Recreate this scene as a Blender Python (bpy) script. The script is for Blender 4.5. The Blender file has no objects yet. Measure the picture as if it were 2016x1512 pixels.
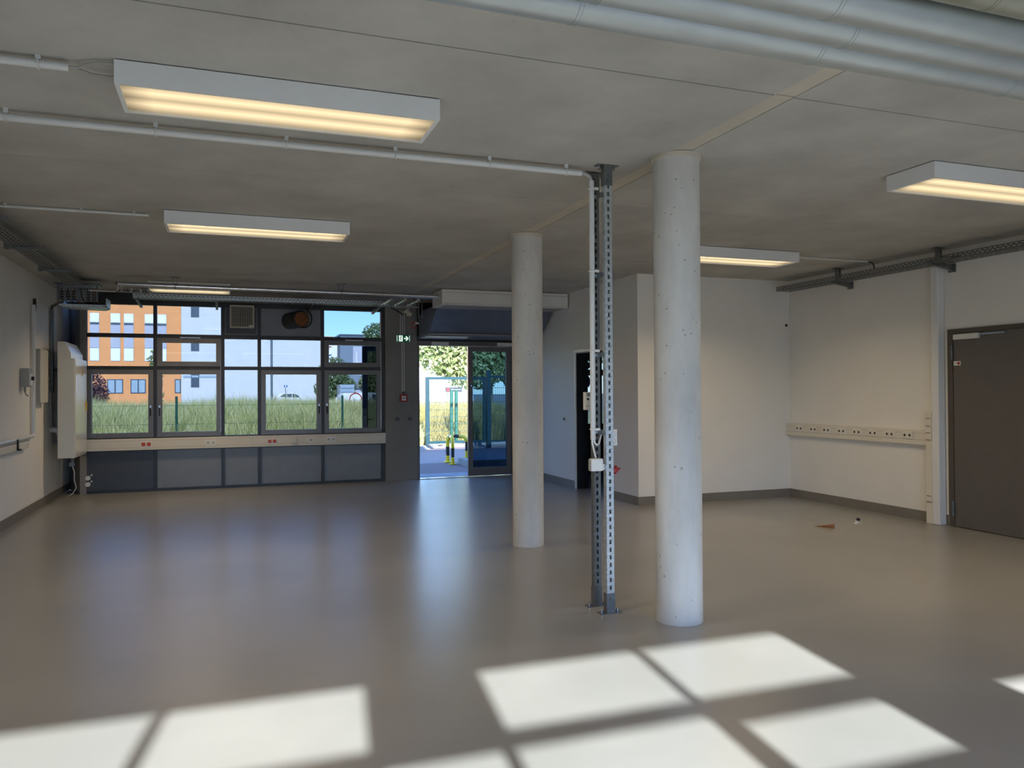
import bpy, math, random
import numpy as np
from mathutils import Matrix, Vector
random.seed(7)
rng = np.random.default_rng(11)
scene = bpy.context.scene
COL = scene.collection

# ------------------------------------------------------------------ camera
cam_d = bpy.data.cameras.new('camera')
cam_d.sensor_fit = 'HORIZONTAL'
cam_d.sensor_width = 36.0
cam_d.lens = 1552.08 / 2016 * 36.0
cam_d.clip_start = 0.05
cam_d.clip_end = 600
cam = bpy.data.objects.new('camera', cam_d)
COL.objects.link(cam)
YAW, PITCH, ROLL = 0.347163, 0.0091274, -0.0057217
fw = Vector((math.sin(YAW) * math.cos(PITCH), math.cos(YAW) * math.cos(PITCH), math.sin(PITCH)))
rt = Vector((math.cos(YAW), -math.sin(YAW), 0))
up = rt.cross(fw)
r2 = rt * math.cos(ROLL) + up * math.sin(ROLL)
u2 = -rt * math.sin(ROLL) + up * math.cos(ROLL)
mw = Matrix.Identity(4)
for i in range(3):
    mw[i][0] = r2[i]; mw[i][1] = u2[i]; mw[i][2] = -fw[i]
mw[2][3] = 1.6
cam.matrix_world = mw
scene.camera = cam

# ------------------------------------------------------------------ light
SUN_DIR = Vector((0.132, 1.0, -0.50)).normalized()
world = bpy.data.worlds.new('sky')
scene.world = world
world.use_nodes = True
wn = world.node_tree.nodes; wl = world.node_tree.links
wn.clear()
wo = wn.new('ShaderNodeOutputWorld'); wb = wn.new('ShaderNodeBackground')
sk = wn.new('ShaderNodeTexSky'); sk.sky_type = 'NISHITA'
sk.sun_disc = False
sk.sun_elevation = math.asin(-SUN_DIR.z)
sk.sun_rotation = math.atan2(-SUN_DIR.x, -SUN_DIR.y)
sk.altitude = 200; sk.air_density = 1.0; sk.dust_density = 0.2; sk.ozone_density = 3.0
wb.inputs['Strength'].default_value = 0.84
tint = wn.new('ShaderNodeMixRGB'); tint.blend_type = 'MULTIPLY'; tint.inputs[0].default_value = 1.0; tint.inputs[2].default_value = (0.70, 0.87, 1.18, 1)
wl.new(sk.outputs[0], tint.inputs[1]); wl.new(tint.outputs[0], wb.inputs[0]); wl.new(wb.outputs[0], wo.inputs[0])
sun_d = bpy.data.lights.new('sun', 'SUN')
sun_d.energy = 20.5; sun_d.angle = math.radians(0.75); sun_d.color = (0.97, 0.985, 1.0)
sun = bpy.data.objects.new('sun', sun_d)
COL.objects.link(sun)
sun.rotation_euler = SUN_DIR.to_track_quat('-Z', 'Y').to_euler()
sun.location = (-5, -30, 20)

scene.view_settings.view_transform = 'Standard'
scene.view_settings.look = 'None'
scene.view_settings.gamma = 1.0
scene.view_settings.use_curve_mapping = False
scene.view_settings.exposure = 0.1
LAMP = 1.28           # luminance of the lamp covers seen at a flat angle
LAMP_W = 21.5         # downward light of each luminaire (the louvre throws it down)

# ------------------------------------------------------------------ materials
MATS = {}
def nodes_of(name):
    m = bpy.data.materials.new(name); m.use_nodes = True
    nt = m.node_tree; nt.nodes.clear()
    out = nt.nodes.new('ShaderNodeOutputMaterial')
    return m, nt, out
def mat(name, col, rough=0.5, metal=0.0, var=0.06, scale=6.0, bump=0.0, bscale=60.0, spec=0.5):
    m, nt, out = nodes_of(name)
    b = nt.nodes.new('ShaderNodeBsdfPrincipled')
    b.inputs['Roughness'].default_value = rough
    b.inputs['Metallic'].default_value = metal
    b.inputs['Specular IOR Level'].default_value = spec
    tc = nt.nodes.new('ShaderNodeTexCoord')
    n = nt.nodes.new('ShaderNodeTexNoise'); n.inputs['Scale'].default_value = scale; n.inputs['Detail'].default_value = 4
    nt.links.new(tc.outputs['Object'], n.inputs['Vector'])
    r = nt.nodes.new('ShaderNodeValToRGB')
    c = np.array(col)
    r.color_ramp.elements[0].position = 0.3; r.color_ramp.elements[1].position = 0.7
    r.color_ramp.elements[0].color = (*np.clip(c * (1 - var), 0, 1), 1)
    r.color_ramp.elements[1].color = (*np.clip(c * (1 + var), 0, 1), 1)
    nt.links.new(n.outputs['Fac'], r.inputs[0]); nt.links.new(r.outputs[0], b.inputs['Base Color'])
    if bump:
        n2 = nt.nodes.new('ShaderNodeTexNoise'); n2.inputs['Scale'].default_value = bscale
        nt.links.new(tc.outputs['Object'], n2.inputs['Vector'])
        bp = nt.nodes.new('ShaderNodeBump'); bp.inputs['Strength'].default_value = bump; bp.inputs['Distance'].default_value = 0.01
        nt.links.new(n2.outputs['Fac'], bp.inputs['Height']); nt.links.new(bp.outputs[0], b.inputs['Normal'])
    nt.links.new(b.outputs[0], out.inputs[0])
    MATS[name] = m
    return m
def mat_emit(name, col, strength):
    m, nt, out = nodes_of(name)
    e = nt.nodes.new('ShaderNodeEmission'); e.inputs[0].default_value = (*col, 1); e.inputs[1].default_value = strength
    nt.links.new(e.outputs[0], out.inputs[0]); MATS[name] = m
    return m
def mat_glass(name, tint, refl=1.0, rough=0.0):
    m, nt, out = nodes_of(name)
    t = nt.nodes.new('ShaderNodeBsdfTransparent'); t.inputs[0].default_value = (*tint, 1)
    g = nt.nodes.new('ShaderNodeBsdfGlossy'); g.inputs['Roughness'].default_value = rough
    f = nt.nodes.new('ShaderNodeFresnel'); f.inputs[0].default_value = 1.5
    mm = nt.nodes.new('ShaderNodeMath'); mm.operation = 'MULTIPLY'; mm.inputs[1].default_value = refl
    mx = nt.nodes.new('ShaderNodeMixShader')
    nt.links.new(f.outputs[0], mm.inputs[0]); nt.links.new(mm.outputs[0], mx.inputs[0])
    nt.links.new(t.outputs[0], mx.inputs[1]); nt.links.new(g.outputs[0], mx.inputs[2])
    nt.links.new(mx.outputs[0], out.inputs[0]); MATS[name] = m
    return m
def mat_concrete(name, col, pores=0.35, streak=(1, 1, 1), rough=0.85, blotch=0.16):
    m, nt, out = nodes_of(name)
    L = nt.links.new
    b = nt.nodes.new('ShaderNodeBsdfPrincipled'); b.inputs['Roughness'].default_value = rough
    b.inputs['Specular IOR Level'].default_value = 0.3
    tc = nt.nodes.new('ShaderNodeTexCoord')
    mp = nt.nodes.new('ShaderNodeMapping'); mp.inputs['Scale'].default_value = streak
    L(tc.outputs['Object'], mp.inputs[0])
    n1 = nt.nodes.new('ShaderNodeTexNoise'); n1.inputs['Scale'].default_value = 1.1; n1.inputs['Detail'].default_value = 8; n1.inputs['Roughness'].default_value = 0.62
    L(mp.outputs[0], n1.inputs['Vector'])
    r1 = nt.nodes.new('ShaderNodeValToRGB')
    c = np.array(col)
    r1.color_ramp.elements[0].position = 0.3; r1.color_ramp.elements[1].position = 0.72
    r1.color_ramp.elements[0].color = (*(c * (1 - blotch)), 1); r1.color_ramp.elements[1].color = (*np.clip(c * (1 + blotch), 0, 1), 1)
    L(n1.outputs['Fac'], r1.inputs[0])
    v = nt.nodes.new('ShaderNodeTexVoronoi'); v.inputs['Scale'].default_value = 20
    L(tc.outputs['Object'], v.inputs['Vector'])
    n3 = nt.nodes.new('ShaderNodeTexNoise'); n3.inputs['Scale'].default_value = 9.0
    L(tc.outputs['Object'], n3.inputs['Vector'])
    th = nt.nodes.new('ShaderNodeMapRange'); th.inputs[1].default_value = 0.45; th.inputs[2].default_value = 0.72
    th.inputs[3].default_value = 0.0; th.inputs[4].default_value = 0.26
    L(n3.outputs['Fac'], th.inputs[0])
    lt = nt.nodes.new('ShaderNodeMath'); lt.operation = 'LESS_THAN'
    L(v.outputs['Distance'], lt.inputs[0]); L(th.outputs[0], lt.inputs[1])
    sc_ = nt.nodes.new('ShaderNodeMath'); sc_.operation = 'MULTIPLY'; sc_.inputs[1].default_value = pores
    L(lt.outputs[0], sc_.inputs[0])
    mx = nt.nodes.new('ShaderNodeMixRGB'); mx.inputs[2].default_value = (*(c * 0.3), 1)
    L(sc_.outputs[0], mx.inputs[0]); L(r1.outputs[0], mx.inputs[1])
    L(mx.outputs[0], b.inputs['Base Color'])
    n2 = nt.nodes.new('ShaderNodeTexNoise'); n2.inputs['Scale'].default_value = 35; n2.inputs['Detail'].default_value = 5
    L(tc.outputs['Object'], n2.inputs['Vector'])
    bp = nt.nodes.new('ShaderNodeBump'); bp.inputs['Strength'].default_value = 0.12; bp.inputs['Distance'].default_value = 0.01
    L(n2.outputs['Fac'], bp.inputs['Height']); L(bp.outputs[0], b.inputs['Normal'])
    L(b.outputs[0], out.inputs[0]); MATS[name] = m
    return m
def mat_floor():
    m, nt, out = nodes_of('floor_coating'); L = nt.links.new
    b = nt.nodes.new('ShaderNodeBsdfPrincipled'); b.inputs['Specular IOR Level'].default_value = 0.85
    tc = nt.nodes.new('ShaderNodeTexCoord')
    def noise(scale, detail, vec, rough=0.5):
        q = nt.nodes.new('ShaderNodeTexNoise'); q.inputs['Scale'].default_value = scale; q.inputs['Detail'].default_value = detail
        q.inputs['Roughness'].default_value = rough; L(vec, q.inputs['Vector']); return q.outputs['Fac']
    def remap(src, a, b_, c, d):
        q = nt.nodes.new('ShaderNodeMapRange'); q.interpolation_type = 'SMOOTHSTEP'
        for k_, v_ in zip((1, 2, 3, 4), (a, b_, c, d)): q.inputs[k_].default_value = v_
        L(src, q.inputs[0]); return q.outputs[0]
    def blend(fac, c1, col):
        q = nt.nodes.new('ShaderNodeMixRGB'); L(fac, q.inputs[0])
        if isinstance(c1, tuple): q.inputs[1].default_value = c1
        else: L(c1, q.inputs[1])
        q.inputs[2].default_value = col; return q.outputs[0]
    base = blend(remap(noise(0.8, 4, tc.outputs['Object']), 0.35, 0.65, 0, 1), (0.285, 0.282, 0.265, 1), (0.325, 0.321, 0.302, 1))
    mp = nt.nodes.new('ShaderNodeMapping'); mp.inputs['Scale'].default_value = (1.2, 11.0, 1); mp.inputs['Rotation'].default_value = (0, 0, 0.3)
    L(tc.outputs['Object'], mp.inputs[0])
    base = blend(remap(noise(1.5, 3, mp.outputs[0], 0.7), 0.70, 0.78, 0, 0.35), base, (0.16, 0.145, 0.12, 1))      # scuff streaks
    v = nt.nodes.new('ShaderNodeTexVoronoi'); v.inputs['Scale'].default_value = 1.1
    L(tc.outputs['Object'], v.inputs['Vector'])
    base = blend(remap(v.outputs['Distance'], 0.006, 0.011, 0.75, 0), base, (0.05, 0.04, 0.035, 1))                # dark specks
    L(base, b.inputs['Base Color'])
    n2 = nt.nodes.new('ShaderNodeTexNoise'); n2.inputs['Scale'].default_value = 3.0; n2.inputs['Detail'].default_value = 5
    L(tc.outputs['Object'], n2.inputs['Vector'])
    mr = nt.nodes.new('ShaderNodeMapRange'); mr.inputs[3].default_value = 0.28; mr.inputs[4].default_value = 0.305
    L(n2.outputs['Fac'], mr.inputs[0]); L(mr.outputs[0], b.inputs['Roughness'])
    n4 = nt.nodes.new('ShaderNodeTexNoise'); n4.inputs['Scale'].default_value = 14.0; n4.inputs['Detail'].default_value = 3
    L(tc.outputs['Object'], n4.inputs['Vector'])
    bp = nt.nodes.new('ShaderNodeBump'); bp.inputs['Strength'].default_value = 0.05; bp.inputs['Distance'].default_value = 0.01
    L(n4.outputs['Fac'], bp.inputs['Height']); L(bp.outputs[0], b.inputs['Normal'])
    L(b.outputs[0], out.inputs[0]); MATS['floor'] = m
def mat_diffuser():
    """lamp cover: two tubes seen as brighter stripes behind a finely perforated sheet"""
    m, nt, out = nodes_of('lamp_diffuser'); L = nt.links.new
    tc = nt.nodes.new('ShaderNodeTexCoord')
    sx = nt.nodes.new('ShaderNodeSeparateXYZ'); L(tc.outputs['Object'], sx.inputs[0])
    a = nt.nodes.new('ShaderNodeMath'); a.operation = 'ABSOLUTE'; L(sx.outputs[1], a.inputs[0])
    d = nt.nodes.new('ShaderNodeMath'); d.operation = 'SUBTRACT'; d.inputs[1].default_value = 0.085; L(a.outputs[0], d.inputs[0])
    d2 = nt.nodes.new('ShaderNodeMath'); d2.operation = 'ABSOLUTE'; L(d.outputs[0], d2.inputs[0])
    mr = nt.nodes.new('ShaderNodeMapRange'); mr.inputs[1].default_value = 0.0; mr.inputs[2].default_value = 0.1
    mr.inputs[3].default_value = 1.0; mr.inputs[4].default_value = 0.42; L(d2.outputs[0], mr.inputs[0])
    ax = nt.nodes.new('ShaderNodeMath'); ax.operation = 'ABSOLUTE'; L(sx.outputs[0], ax.inputs[0])
    me = nt.nodes.new('ShaderNodeMapRange'); me.inputs[1].default_value = 0.66; me.inputs[2].default_value = 0.79
    me.inputs[3].default_value = 1.0; me.inputs[4].default_value = 0.45; L(ax.outputs[0], me.inputs[0])
    mu = nt.nodes.new('ShaderNodeMath'); mu.operation = 'MULTIPLY'; L(mr.outputs[0], mu.inputs[0]); L(me.outputs[0], mu.inputs[1])
    ck = nt.nodes.new('ShaderNodeTexChecker'); ck.inputs['Scale'].default_value = 160
    ck.inputs[1].default_value = (1, 1, 1, 1); ck.inputs[2].default_value = (0.86, 0.86, 0.86, 1)
    L(tc.outputs['Object'], ck.inputs[0])
    m2 = nt.nodes.new('ShaderNodeMath'); m2.operation = 'MULTIPLY'; L(mu.outputs[0], m2.inputs[0]); L(ck.outputs[0], m2.inputs[1])
    m3 = nt.nodes.new('ShaderNodeMath'); m3.operation = 'MULTIPLY'; m3.inputs[1].default_value = LAMP; L(m2.outputs[0], m3.inputs[0])
    e = nt.nodes.new('ShaderNodeEmission'); e.inputs[0].default_value = (1.0, 0.78, 0.47, 1)
    L(m3.outputs[0], e.inputs[1]); L(e.outputs[0], out.inputs[0]); MATS['diffuser'] = m

mat_floor(); mat_diffuser()
mat_concrete('ceil', (0.51, 0.50, 0.465), pores=0.10, rough=0.9, blotch=0.17)
mat_concrete('strip', (0.60, 0.55, 0.46), pores=0.1, rough=0.9)
mat_concrete('slab', (0.16, 0.15, 0.135), pores=0.1, rough=0.9)
mat_concrete('column', (0.66, 0.645, 0.61), pores=0.55, streak=(2.2, 2.2, 0.8), rough=0.8, blotch=0.2)
mat_concrete('pier', (0.27, 0.26, 0.245), pores=0.5, rough=0.8)
mat_concrete('kerbstone', (0.32, 0.31, 0.29), pores=0.2)
mat('wall', (0.90, 0.885, 0.84), 0.75, var=0.02, scale=2, bump=0.03, bscale=120, spec=0.3)
mat('skirt', (0.23, 0.21, 0.18), 0.5, var=0.05)
mat('frame', (0.040, 0.042, 0.048), 0.38, metal=0.3, var=0.1)
mat('sashgrey', (0.17, 0.165, 0.165), 0.36, metal=0.3, var=0.06)
mat('panel_dark', (0.075, 0.08, 0.09), 0.42, metal=0.25, var=0.05)
mat('panel_grey', (0.24, 0.255, 0.28), 0.45, metal=0.2, var=0.05)
mat('hopper', (0.19, 0.22, 0.28), 0.32, metal=0.3, var=0.08)
mat('white_lamp', (0.84, 0.85, 0.85), 0.4, var=0.01)
mat('white_pl', (0.83, 0.82, 0.78), 0.38, var=0.02)
mat('cream', (0.80, 0.755, 0.65), 0.38, var=0.02)
mat('cabinet', (0.80, 0.79, 0.73), 0.22, var=0.02)
mat('conduit', (0.72, 0.73, 0.72), 0.32, var=0.03)
mat('gloss_pipe', (0.75, 0.76, 0.76), 0.12, var=0.02)
mat('galv', (0.60, 0.65, 0.67), 0.38, metal=0.8, var=0.22, scale=45)
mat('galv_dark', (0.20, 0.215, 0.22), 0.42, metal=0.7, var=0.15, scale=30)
mat('duct', (0.56, 0.61, 0.62), 0.42, metal=0.7, var=0.05, scale=6)
mat('duct_olive', (0.42, 0.43, 0.36), 0.4, metal=0.6, var=0.12, scale=8)
mat('steel', (0.62, 0.64, 0.66), 0.2, metal=0.95, var=0.08)
mat('black', (0.012, 0.012, 0.014), 0.5, var=0.1)
mat('cable', (0.03, 0.03, 0.03), 0.6, var=0.1)
mat('cable_grey', (0.42, 0.41, 0.38), 0.5, var=0.05)
mat('red', (0.36, 0.018, 0.018), 0.4, var=0.06)
mat('redsocket', (0.55, 0.075, 0.03), 0.4, var=0.05)
mat('door_grey', (0.15, 0.135, 0.12), 0.45, metal=0.1, var=0.04)
mat('door_frame', (0.10, 0.085, 0.07), 0.45, var=0.05)
mat('doorblack', (0.018, 0.021, 0.028), 0.4, var=0.05)
mat('rust', (0.26, 0.10, 0.035), 0.6, var=0.35, scale=18)
mat('wood', (0.30, 0.13, 0.05), 0.55, var=0.35, scale=25)
mat('grille', (0.62, 0.58, 0.47), 0.4, var=0.05)
mat('sign_green', (0.0, 0.30, 0.13), 0.35, var=0.02)
mat('sign_white', (0.85, 0.87, 0.84), 0.35, var=0.01)
mat('yellow', (0.85, 0.60, 0.01), 0.32, var=0.05)
mat('warn', (0.75, 0.47, 0.02), 0.35, var=0.04)
mat('teal', (0.002, 0.030, 0.038), 0.4, var=0.08)
mat('tealgreen', (0.006, 0.075, 0.05), 0.4, var=0.08)
mat('wire', (0.05, 0.09, 0.09), 0.4, metal=0.4, var=0.05)
mat('asphalt', (0.36, 0.26, 0.215), 0.9, var=0.25, scale=40, bump=0.4, bscale=150)
mat('asphalt_new', (0.21, 0.15, 0.13), 0.9, var=0.3, scale=60, bump=0.4, bscale=150)
mat('brick_pave', (0.30, 0.295, 0.30), 0.85, var=0.15, scale=8)
mat('soil', (0.34, 0.38, 0.19), 0.95, var=0.3, scale=3)
mat('farground', (0.24, 0.24, 0.20), 0.95, var=0.15, scale=0.3)
mat('bld_orange', (0.86, 0.37, 0.14), 0.85, var=0.03, scale=1)
mat('bld_white', (0.68, 0.68, 0.68), 0.85, var=0.02, scale=1)
mat('bld_grey', (0.19, 0.24, 0.31), 0.8, var=0.03, scale=1)
mat('bld_lilac', (0.47, 0.48, 0.56), 0.6, var=0.03, scale=1)
mat('blind', (0.9, 0.9, 0.9), 0.6, var=0.02, scale=2)
mat('win_blue', (0.36, 0.46, 0.55), 0.15, var=0.05)
mat('win_dark', (0.075, 0.10, 0.14), 0.2, var=0.08)
mat('carwhite', (0.85, 0.85, 0.85), 0.25, var=0.01)
mat('tyre', (0.03, 0.03, 0.03), 0.8, var=0.1)
mat('bark', (0.16, 0.13, 0.10), 0.9, var=0.25, scale=10, bump=0.4, bscale=20)
mat('pole_grey', (0.13, 0.16, 0.19), 0.5, var=0.05)
mat('sign_blue', (0.02, 0.13, 0.38), 0.4, var=0.03)
mat('leafblue', (0.02, 0.08, 0.23), 0.5, var=0.1)
mat_glass('glass', (0.33, 0.36, 0.385), 0.22)
mat_glass('glass_clear', (0.91, 0.925, 0.92), 1.0)
mat_glass('glass_blue', (0.22, 0.31, 0.38), 0.6)
mat_emit('exit_glow', (0.8, 0.95, 0.85), 0.95)
def mat_leaf(name, c1, c2):
    m, nt, out = nodes_of(name); L = nt.links.new
    b = nt.nodes.new('ShaderNodeBsdfPrincipled'); b.inputs['Roughness'].default_value = 0.7
    b.inputs['Specular IOR Level'].default_value = 0.2
    g = nt.nodes.new('ShaderNodeNewGeometry')
    r = nt.nodes.new('ShaderNodeValToRGB'); r.color_ramp.elements[0].color = (*c1, 1); r.color_ramp.elements[1].color = (*c2, 1)
    L(g.outputs['Random Per Island'], r.inputs[0]); L(r.outputs[0], b.inputs['Base Color'])
    t = nt.nodes.new('ShaderNodeBsdfTranslucent'); L(r.outputs[0], t.inputs[0])
    mx = nt.nodes.new('ShaderNodeMixShader'); mx.inputs[0].default_value = 0.3
    L(b.outputs[0], mx.inputs[1]); L(t.outputs[0], mx.inputs[2]); L(mx.outputs[0], out.inputs[0]); MATS[name] = m
mat_leaf('grass', (0.30, 0.38, 0.09), (0.98, 0.90, 0.52))
mat_leaf('grass_dry', (0.26, 0.23, 0.08), (0.46, 0.38, 0.14))
mat_leaf('leaf', (0.14, 0.19, 0.06), (0.52, 0.52, 0.26))
mat_leaf('leaf_dark', (0.10, 0.16, 0.07), (0.28, 0.36, 0.17))
mat_leaf('leaf_purple', (0.08, 0.04, 0.055), (0.24, 0.13, 0.15))

# ------------------------------------------------------------------ mesh helpers
ORG = {}                                   # world origin of every parent object
class G:
    """collects shapes in world coordinates; build() links them as one mesh object"""
    def __init__(s): s.v = []; s.f = []; s.sm = []
    def add(s, vs, fs, smooth=False):
        k = len(s.v); s.v += [tuple(p) for p in vs]
        s.f += [tuple(i + k for i in f) for f in fs]; s.sm += [smooth] * len(fs); return s
    def box(s, x0, x1, y0, y1, z0, z1):
        if x0 > x1: x0, x1 = x1, x0
        if y0 > y1: y0, y1 = y1, y0
        if z0 > z1: z0, z1 = z1, z0
        return s.add([(x0, y0, z0), (x1, y0, z0), (x1, y1, z0), (x0, y1, z0), (x0, y0, z1), (x1, y0, z1), (x1, y1, z1), (x0, y1, z1)],
                     [(0, 3, 2, 1), (4, 5, 6, 7), (0, 1, 5, 4), (1, 2, 6, 5), (2, 3, 7, 6), (3, 0, 4, 7)])
    def frame(s, a0, a1, z0, z1, y0, y1, w, wb=None, axis='y'):
        """rectangular ring in the XZ plane (axis y) or YZ plane (axis x)"""
        wb = w if wb is None else wb
        rects = [(a0, a1, z1 - w, z1), (a0, a1, z0, z0 + wb), (a0, a0 + w, z0 + wb, z1 - w), (a1 - w, a1, z0 + wb, z1 - w)]
        for p, q, r_, t in rects:
            if axis == 'y': s.box(p, q, y0, y1, r_, t)
            else: s.box(y0, y1, p, q, r_, t)
        return s
    def cyl(s, p0, p1, r, n=14, r1=None, caps=True, smooth=True):
        p0 = Vector(p0); p1 = Vector(p1); d = (p1 - p0).normalized()
        a = d.orthogonal().normalized(); b = d.cross(a); r1 = r if r1 is None else r1
        vs = []
        for p, q in ((p0, r), (p1, r1)):
            for i in range(n):
                t = 2 * math.pi * i / n; vs.append(p + (a * math.cos(t) + b * math.sin(t)) * q)
        s.add(vs, [(i, (i + 1) % n, n + (i + 1) % n, n + i) for i in range(n)], smooth)
        if caps:
            s.add(vs[:n], [tuple(range(n))[::-1]]); s.add(vs[n:], [tuple(range(n))])
        return s
    def tube(s, pts, r, n=8, caps=True):
        pts = [Vector(p) for p in pts]; rings = []
        a = None
        for i, p in enumerate(pts):
            d = (pts[min(i + 1, len(pts) - 1)] - pts[max(i - 1, 0)]).normalized()
            a = d.orthogonal().normalized() if a is None else (a - d * a.dot(d)).normalized()
            b = d.cross(a); rings.append([p + (a * math.cos(2 * math.pi * k / n) + b * math.sin(2 * math.pi * k / n)) * r for k in range(n)])
        vs = [v for q in rings for v in q]; m = len(rings)
        s.add(vs, [(i * n + k, i * n + (k + 1) % n, (i + 1) * n + (k + 1) % n, (i + 1) * n + k) for i in range(m - 1) for k in range(n)], True)
        if caps:
            s.add(rings[0], [tuple(range(n))[::-1]]); s.add(rings[-1], [tuple(range(n))])
        return s
    def prism(s, poly, a, b, axis='y'):
        """extrude a 2-D polygon: axis y -> poly in (x,z); x -> (y,z); z -> (x,y)"""
        def P(p, t):
            return (p[0], t, p[1]) if axis == 'y' else ((t, p[0], p[1]) if axis == 'x' else (p[0], p[1], t))
        n = len(poly); vs = [P(p, a) for p in poly] + [P(p, b) for p in poly]
        return s.add(vs, [tuple(range(n))[::-1], tuple(range(n, 2 * n))] + [(i, (i + 1) % n, n + (i + 1) % n, n + i) for i in range(n)])
    def disc(s, c, r, nrm, t=0.004, n=24):
        c = Vector(c); nn = Vector(nrm).normalized(); return s.cyl(c, c + nn * t, r, n, smooth=False)
    def ring(s, c, r, tr, nrm, n=28, m=6, a0=0, a1=2 * math.pi):
        c = Vector(c); nn = Vector(nrm).normalized(); a = nn.orthogonal().normalized(); b = nn.cross(a)
        pts = [c + (a * math.cos(a0 + (a1 - a0) * i / n) + b * math.sin(a0 + (a1 - a0) * i / n)) * r for i in range(n + 1)]
        return s.tube(pts, tr, m)
    def build(s, name, m, parent=None, loc=None, bevel=0):
        o0 = Vector(loc) if loc is not None else (ORG[parent.name] if parent is not None else None)
        if o0 is None:
            vv = np.array(s.v); o0 = Vector(((vv[:, 0].min() + vv[:, 0].max()) / 2, (vv[:, 1].min() + vv[:, 1].max()) / 2, vv[:, 2].min()))
        me = bpy.data.meshes.new(name)
        me.from_pydata([(p[0] - o0[0], p[1] - o0[1], p[2] - o0[2]) for p in s.v], [], s.f)
        me.polygons.foreach_set('use_smooth', s.sm); me.validate()
        ob = bpy.data.objects.new(name, me)
        me.materials.append(MATS[m] if isinstance(m, str) else m)
        COL.objects.link(ob)
        if parent is not None:
            ob.parent = parent; ob.location = (0, 0, 0) if loc is None else o0 - ORG[parent.name]
        else: ob.location = o0
        ORG[ob.name] = o0.copy()
        if bevel:
            b = ob.modifiers.new('bevel', 'BEVEL'); b.width = bevel; b.segments = 2; b.limit_method = 'ANGLE'; b.angle_limit = 0.7
        return ob
def tag(o, label=None, cat=None, group=None, kind=None):
    if label: o['label'] = label
    if cat: o['category'] = cat
    if group: o['group'] = group
    if kind: o['kind'] = kind
    return o
def thing(name, loc, label, cat, group=None):
    o = bpy.data.objects.new(name, None); o.empty_display_size = 0.1; COL.objects.link(o); o.location = loc
    ORG[o.name] = Vector(loc); return tag(o, label, cat, group)
def struct(name, loc):
    o = bpy.data.objects.new(name, None); o.empty_display_size = 0.1; COL.objects.link(o); o.location = loc
    ORG[o.name] = Vector(loc); o['kind'] = 'structure'; return o
def S(o): o['kind'] = 'structure'; return o
def copy_tree(o, parent=None, loc=None):
    c = o.copy(); COL.objects.link(c); c.parent = parent
    if loc is not None: c.location = loc
    ORG[c.name] = Vector(c.location)
    for ch in o.children: copy_tree(ch, c)
    return c
def piece(src, parent, offset):
    """another copy of a small alike piece, sharing its mesh"""
    c = src.copy(); COL.objects.link(c); c.parent = parent; c.location = Vector(src.location) + Vector(offset); return c

XL, XR, XM = -2.48, 7.95, 5.38          # left wall, right wall, middle wall
YF, YB, YC = 14.15, -1.65, 9.72         # front glazing, rear glazing, recess wall
H = 3.23
# ================================================================== SETTING
fl = S(G().box(XL - 0.2, 9.0, YB - 0.3, YF + 0.22, -0.12, 0).build('floor', 'floor'))

# ceiling: slab with precast panels hung below it, joints open between them
ce = S(G().box(XL - 0.3, 9.0, YB - 0.3, YF + 0.2, H + 0.02, H + 0.3).build('ceiling', 'slab'))
ys = [YB - 0.2, 0.98, 3.59, 6.20, 8.81, 11.42, YF + 0.1]
for i in range(6):
    for a, b in ((XL - 0.1, 2.855), (2.985, 8.9)):
        G().box(a, b, ys[i] + 0.006, ys[i + 1] - 0.006, H, H + 0.03).build('ceiling_panel', 'ceil', ce)
    G().box(2.8555, 2.9845, ys[i] + 0.006, ys[i + 1] - 0.006, H + 0.005, H + 0.03).build('joint_strip', 'strip', ce)

S(G().box(XL - 0.25, XL, YB - 0.2, 15.0, -0.1, H + 0.1).build('wall_left', 'wall'))
# right wall with the door opening (Y 5.62 .. 6.90)
DY0, DY1, DZ = 5.66, 6.90, 2.27
g = G()
g.box(XR, XR + 0.3, DY1, YC + 0.1, -0.1, H + 0.1)
g.box(XR, XR + 0.3, YB - 0.2, DY0, -0.1, H + 0.1)
g.box(XR, XR + 0.3, DY0, DY1, DZ, H + 0.1)
S(g.build('wall_right', 'wall'))
S(G().box(XM, 8.6, YC, YC + 0.2, -0.1, H + 0.1).build('wall_recess', 'wall'))
MY0, MY1, MZ = 10.70, 11.80, 2.23        # middle door opening
g = G()
g.box(XM, XM + 0.2, YC + 0.2, MY0, -0.1, H + 0.1)
g.box(XM, XM + 0.2, MY1, YF + 0.1, -0.1, H + 0.1)
g.box(XM, XM + 0.2, MY0, MY1, MZ, H + 0.1)
S(g.build('wall_middle', 'wall'))
S(G().box(8.6, 8.8, YC + 0.2, YF + 0.2, -0.1, H + 0.1).build('wall_side_room', 'wall'))

S(G().box(XR + 0.3, XR + 0.34, DY0 - 0.3, DY1 + 0.3, -0.1, DZ + 0.3).build('wall_behind_door', 'doorblack'))  # added dark backing, stops outdoor light leaking under the grey door
bh = 0.12
S(G().box(XL, XL + 0.012, YB, 14.9, 0, bh).build('baseboard_left', 'skirt'))
S(G().box(XR - 0.012, XR, DY1 + 0.06, YC, 0, bh).box(XR - 0.012, XR, YB, DY0 - 0.06, 0, bh).build('baseboard_right', 'skirt'))
S(G().box(XM - 0.012, XR, YC - 0.012, YC, 0, bh).build('baseboard_recess', 'skirt'))
S(G().box(XM - 0.012, XM, YC, MY0 - 0.03, 0, bh).box(XM - 0.012, XM, MY1 + 0.03, YF - 0.03, 0, bh).build('baseboard_middle', 'skirt'))

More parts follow.
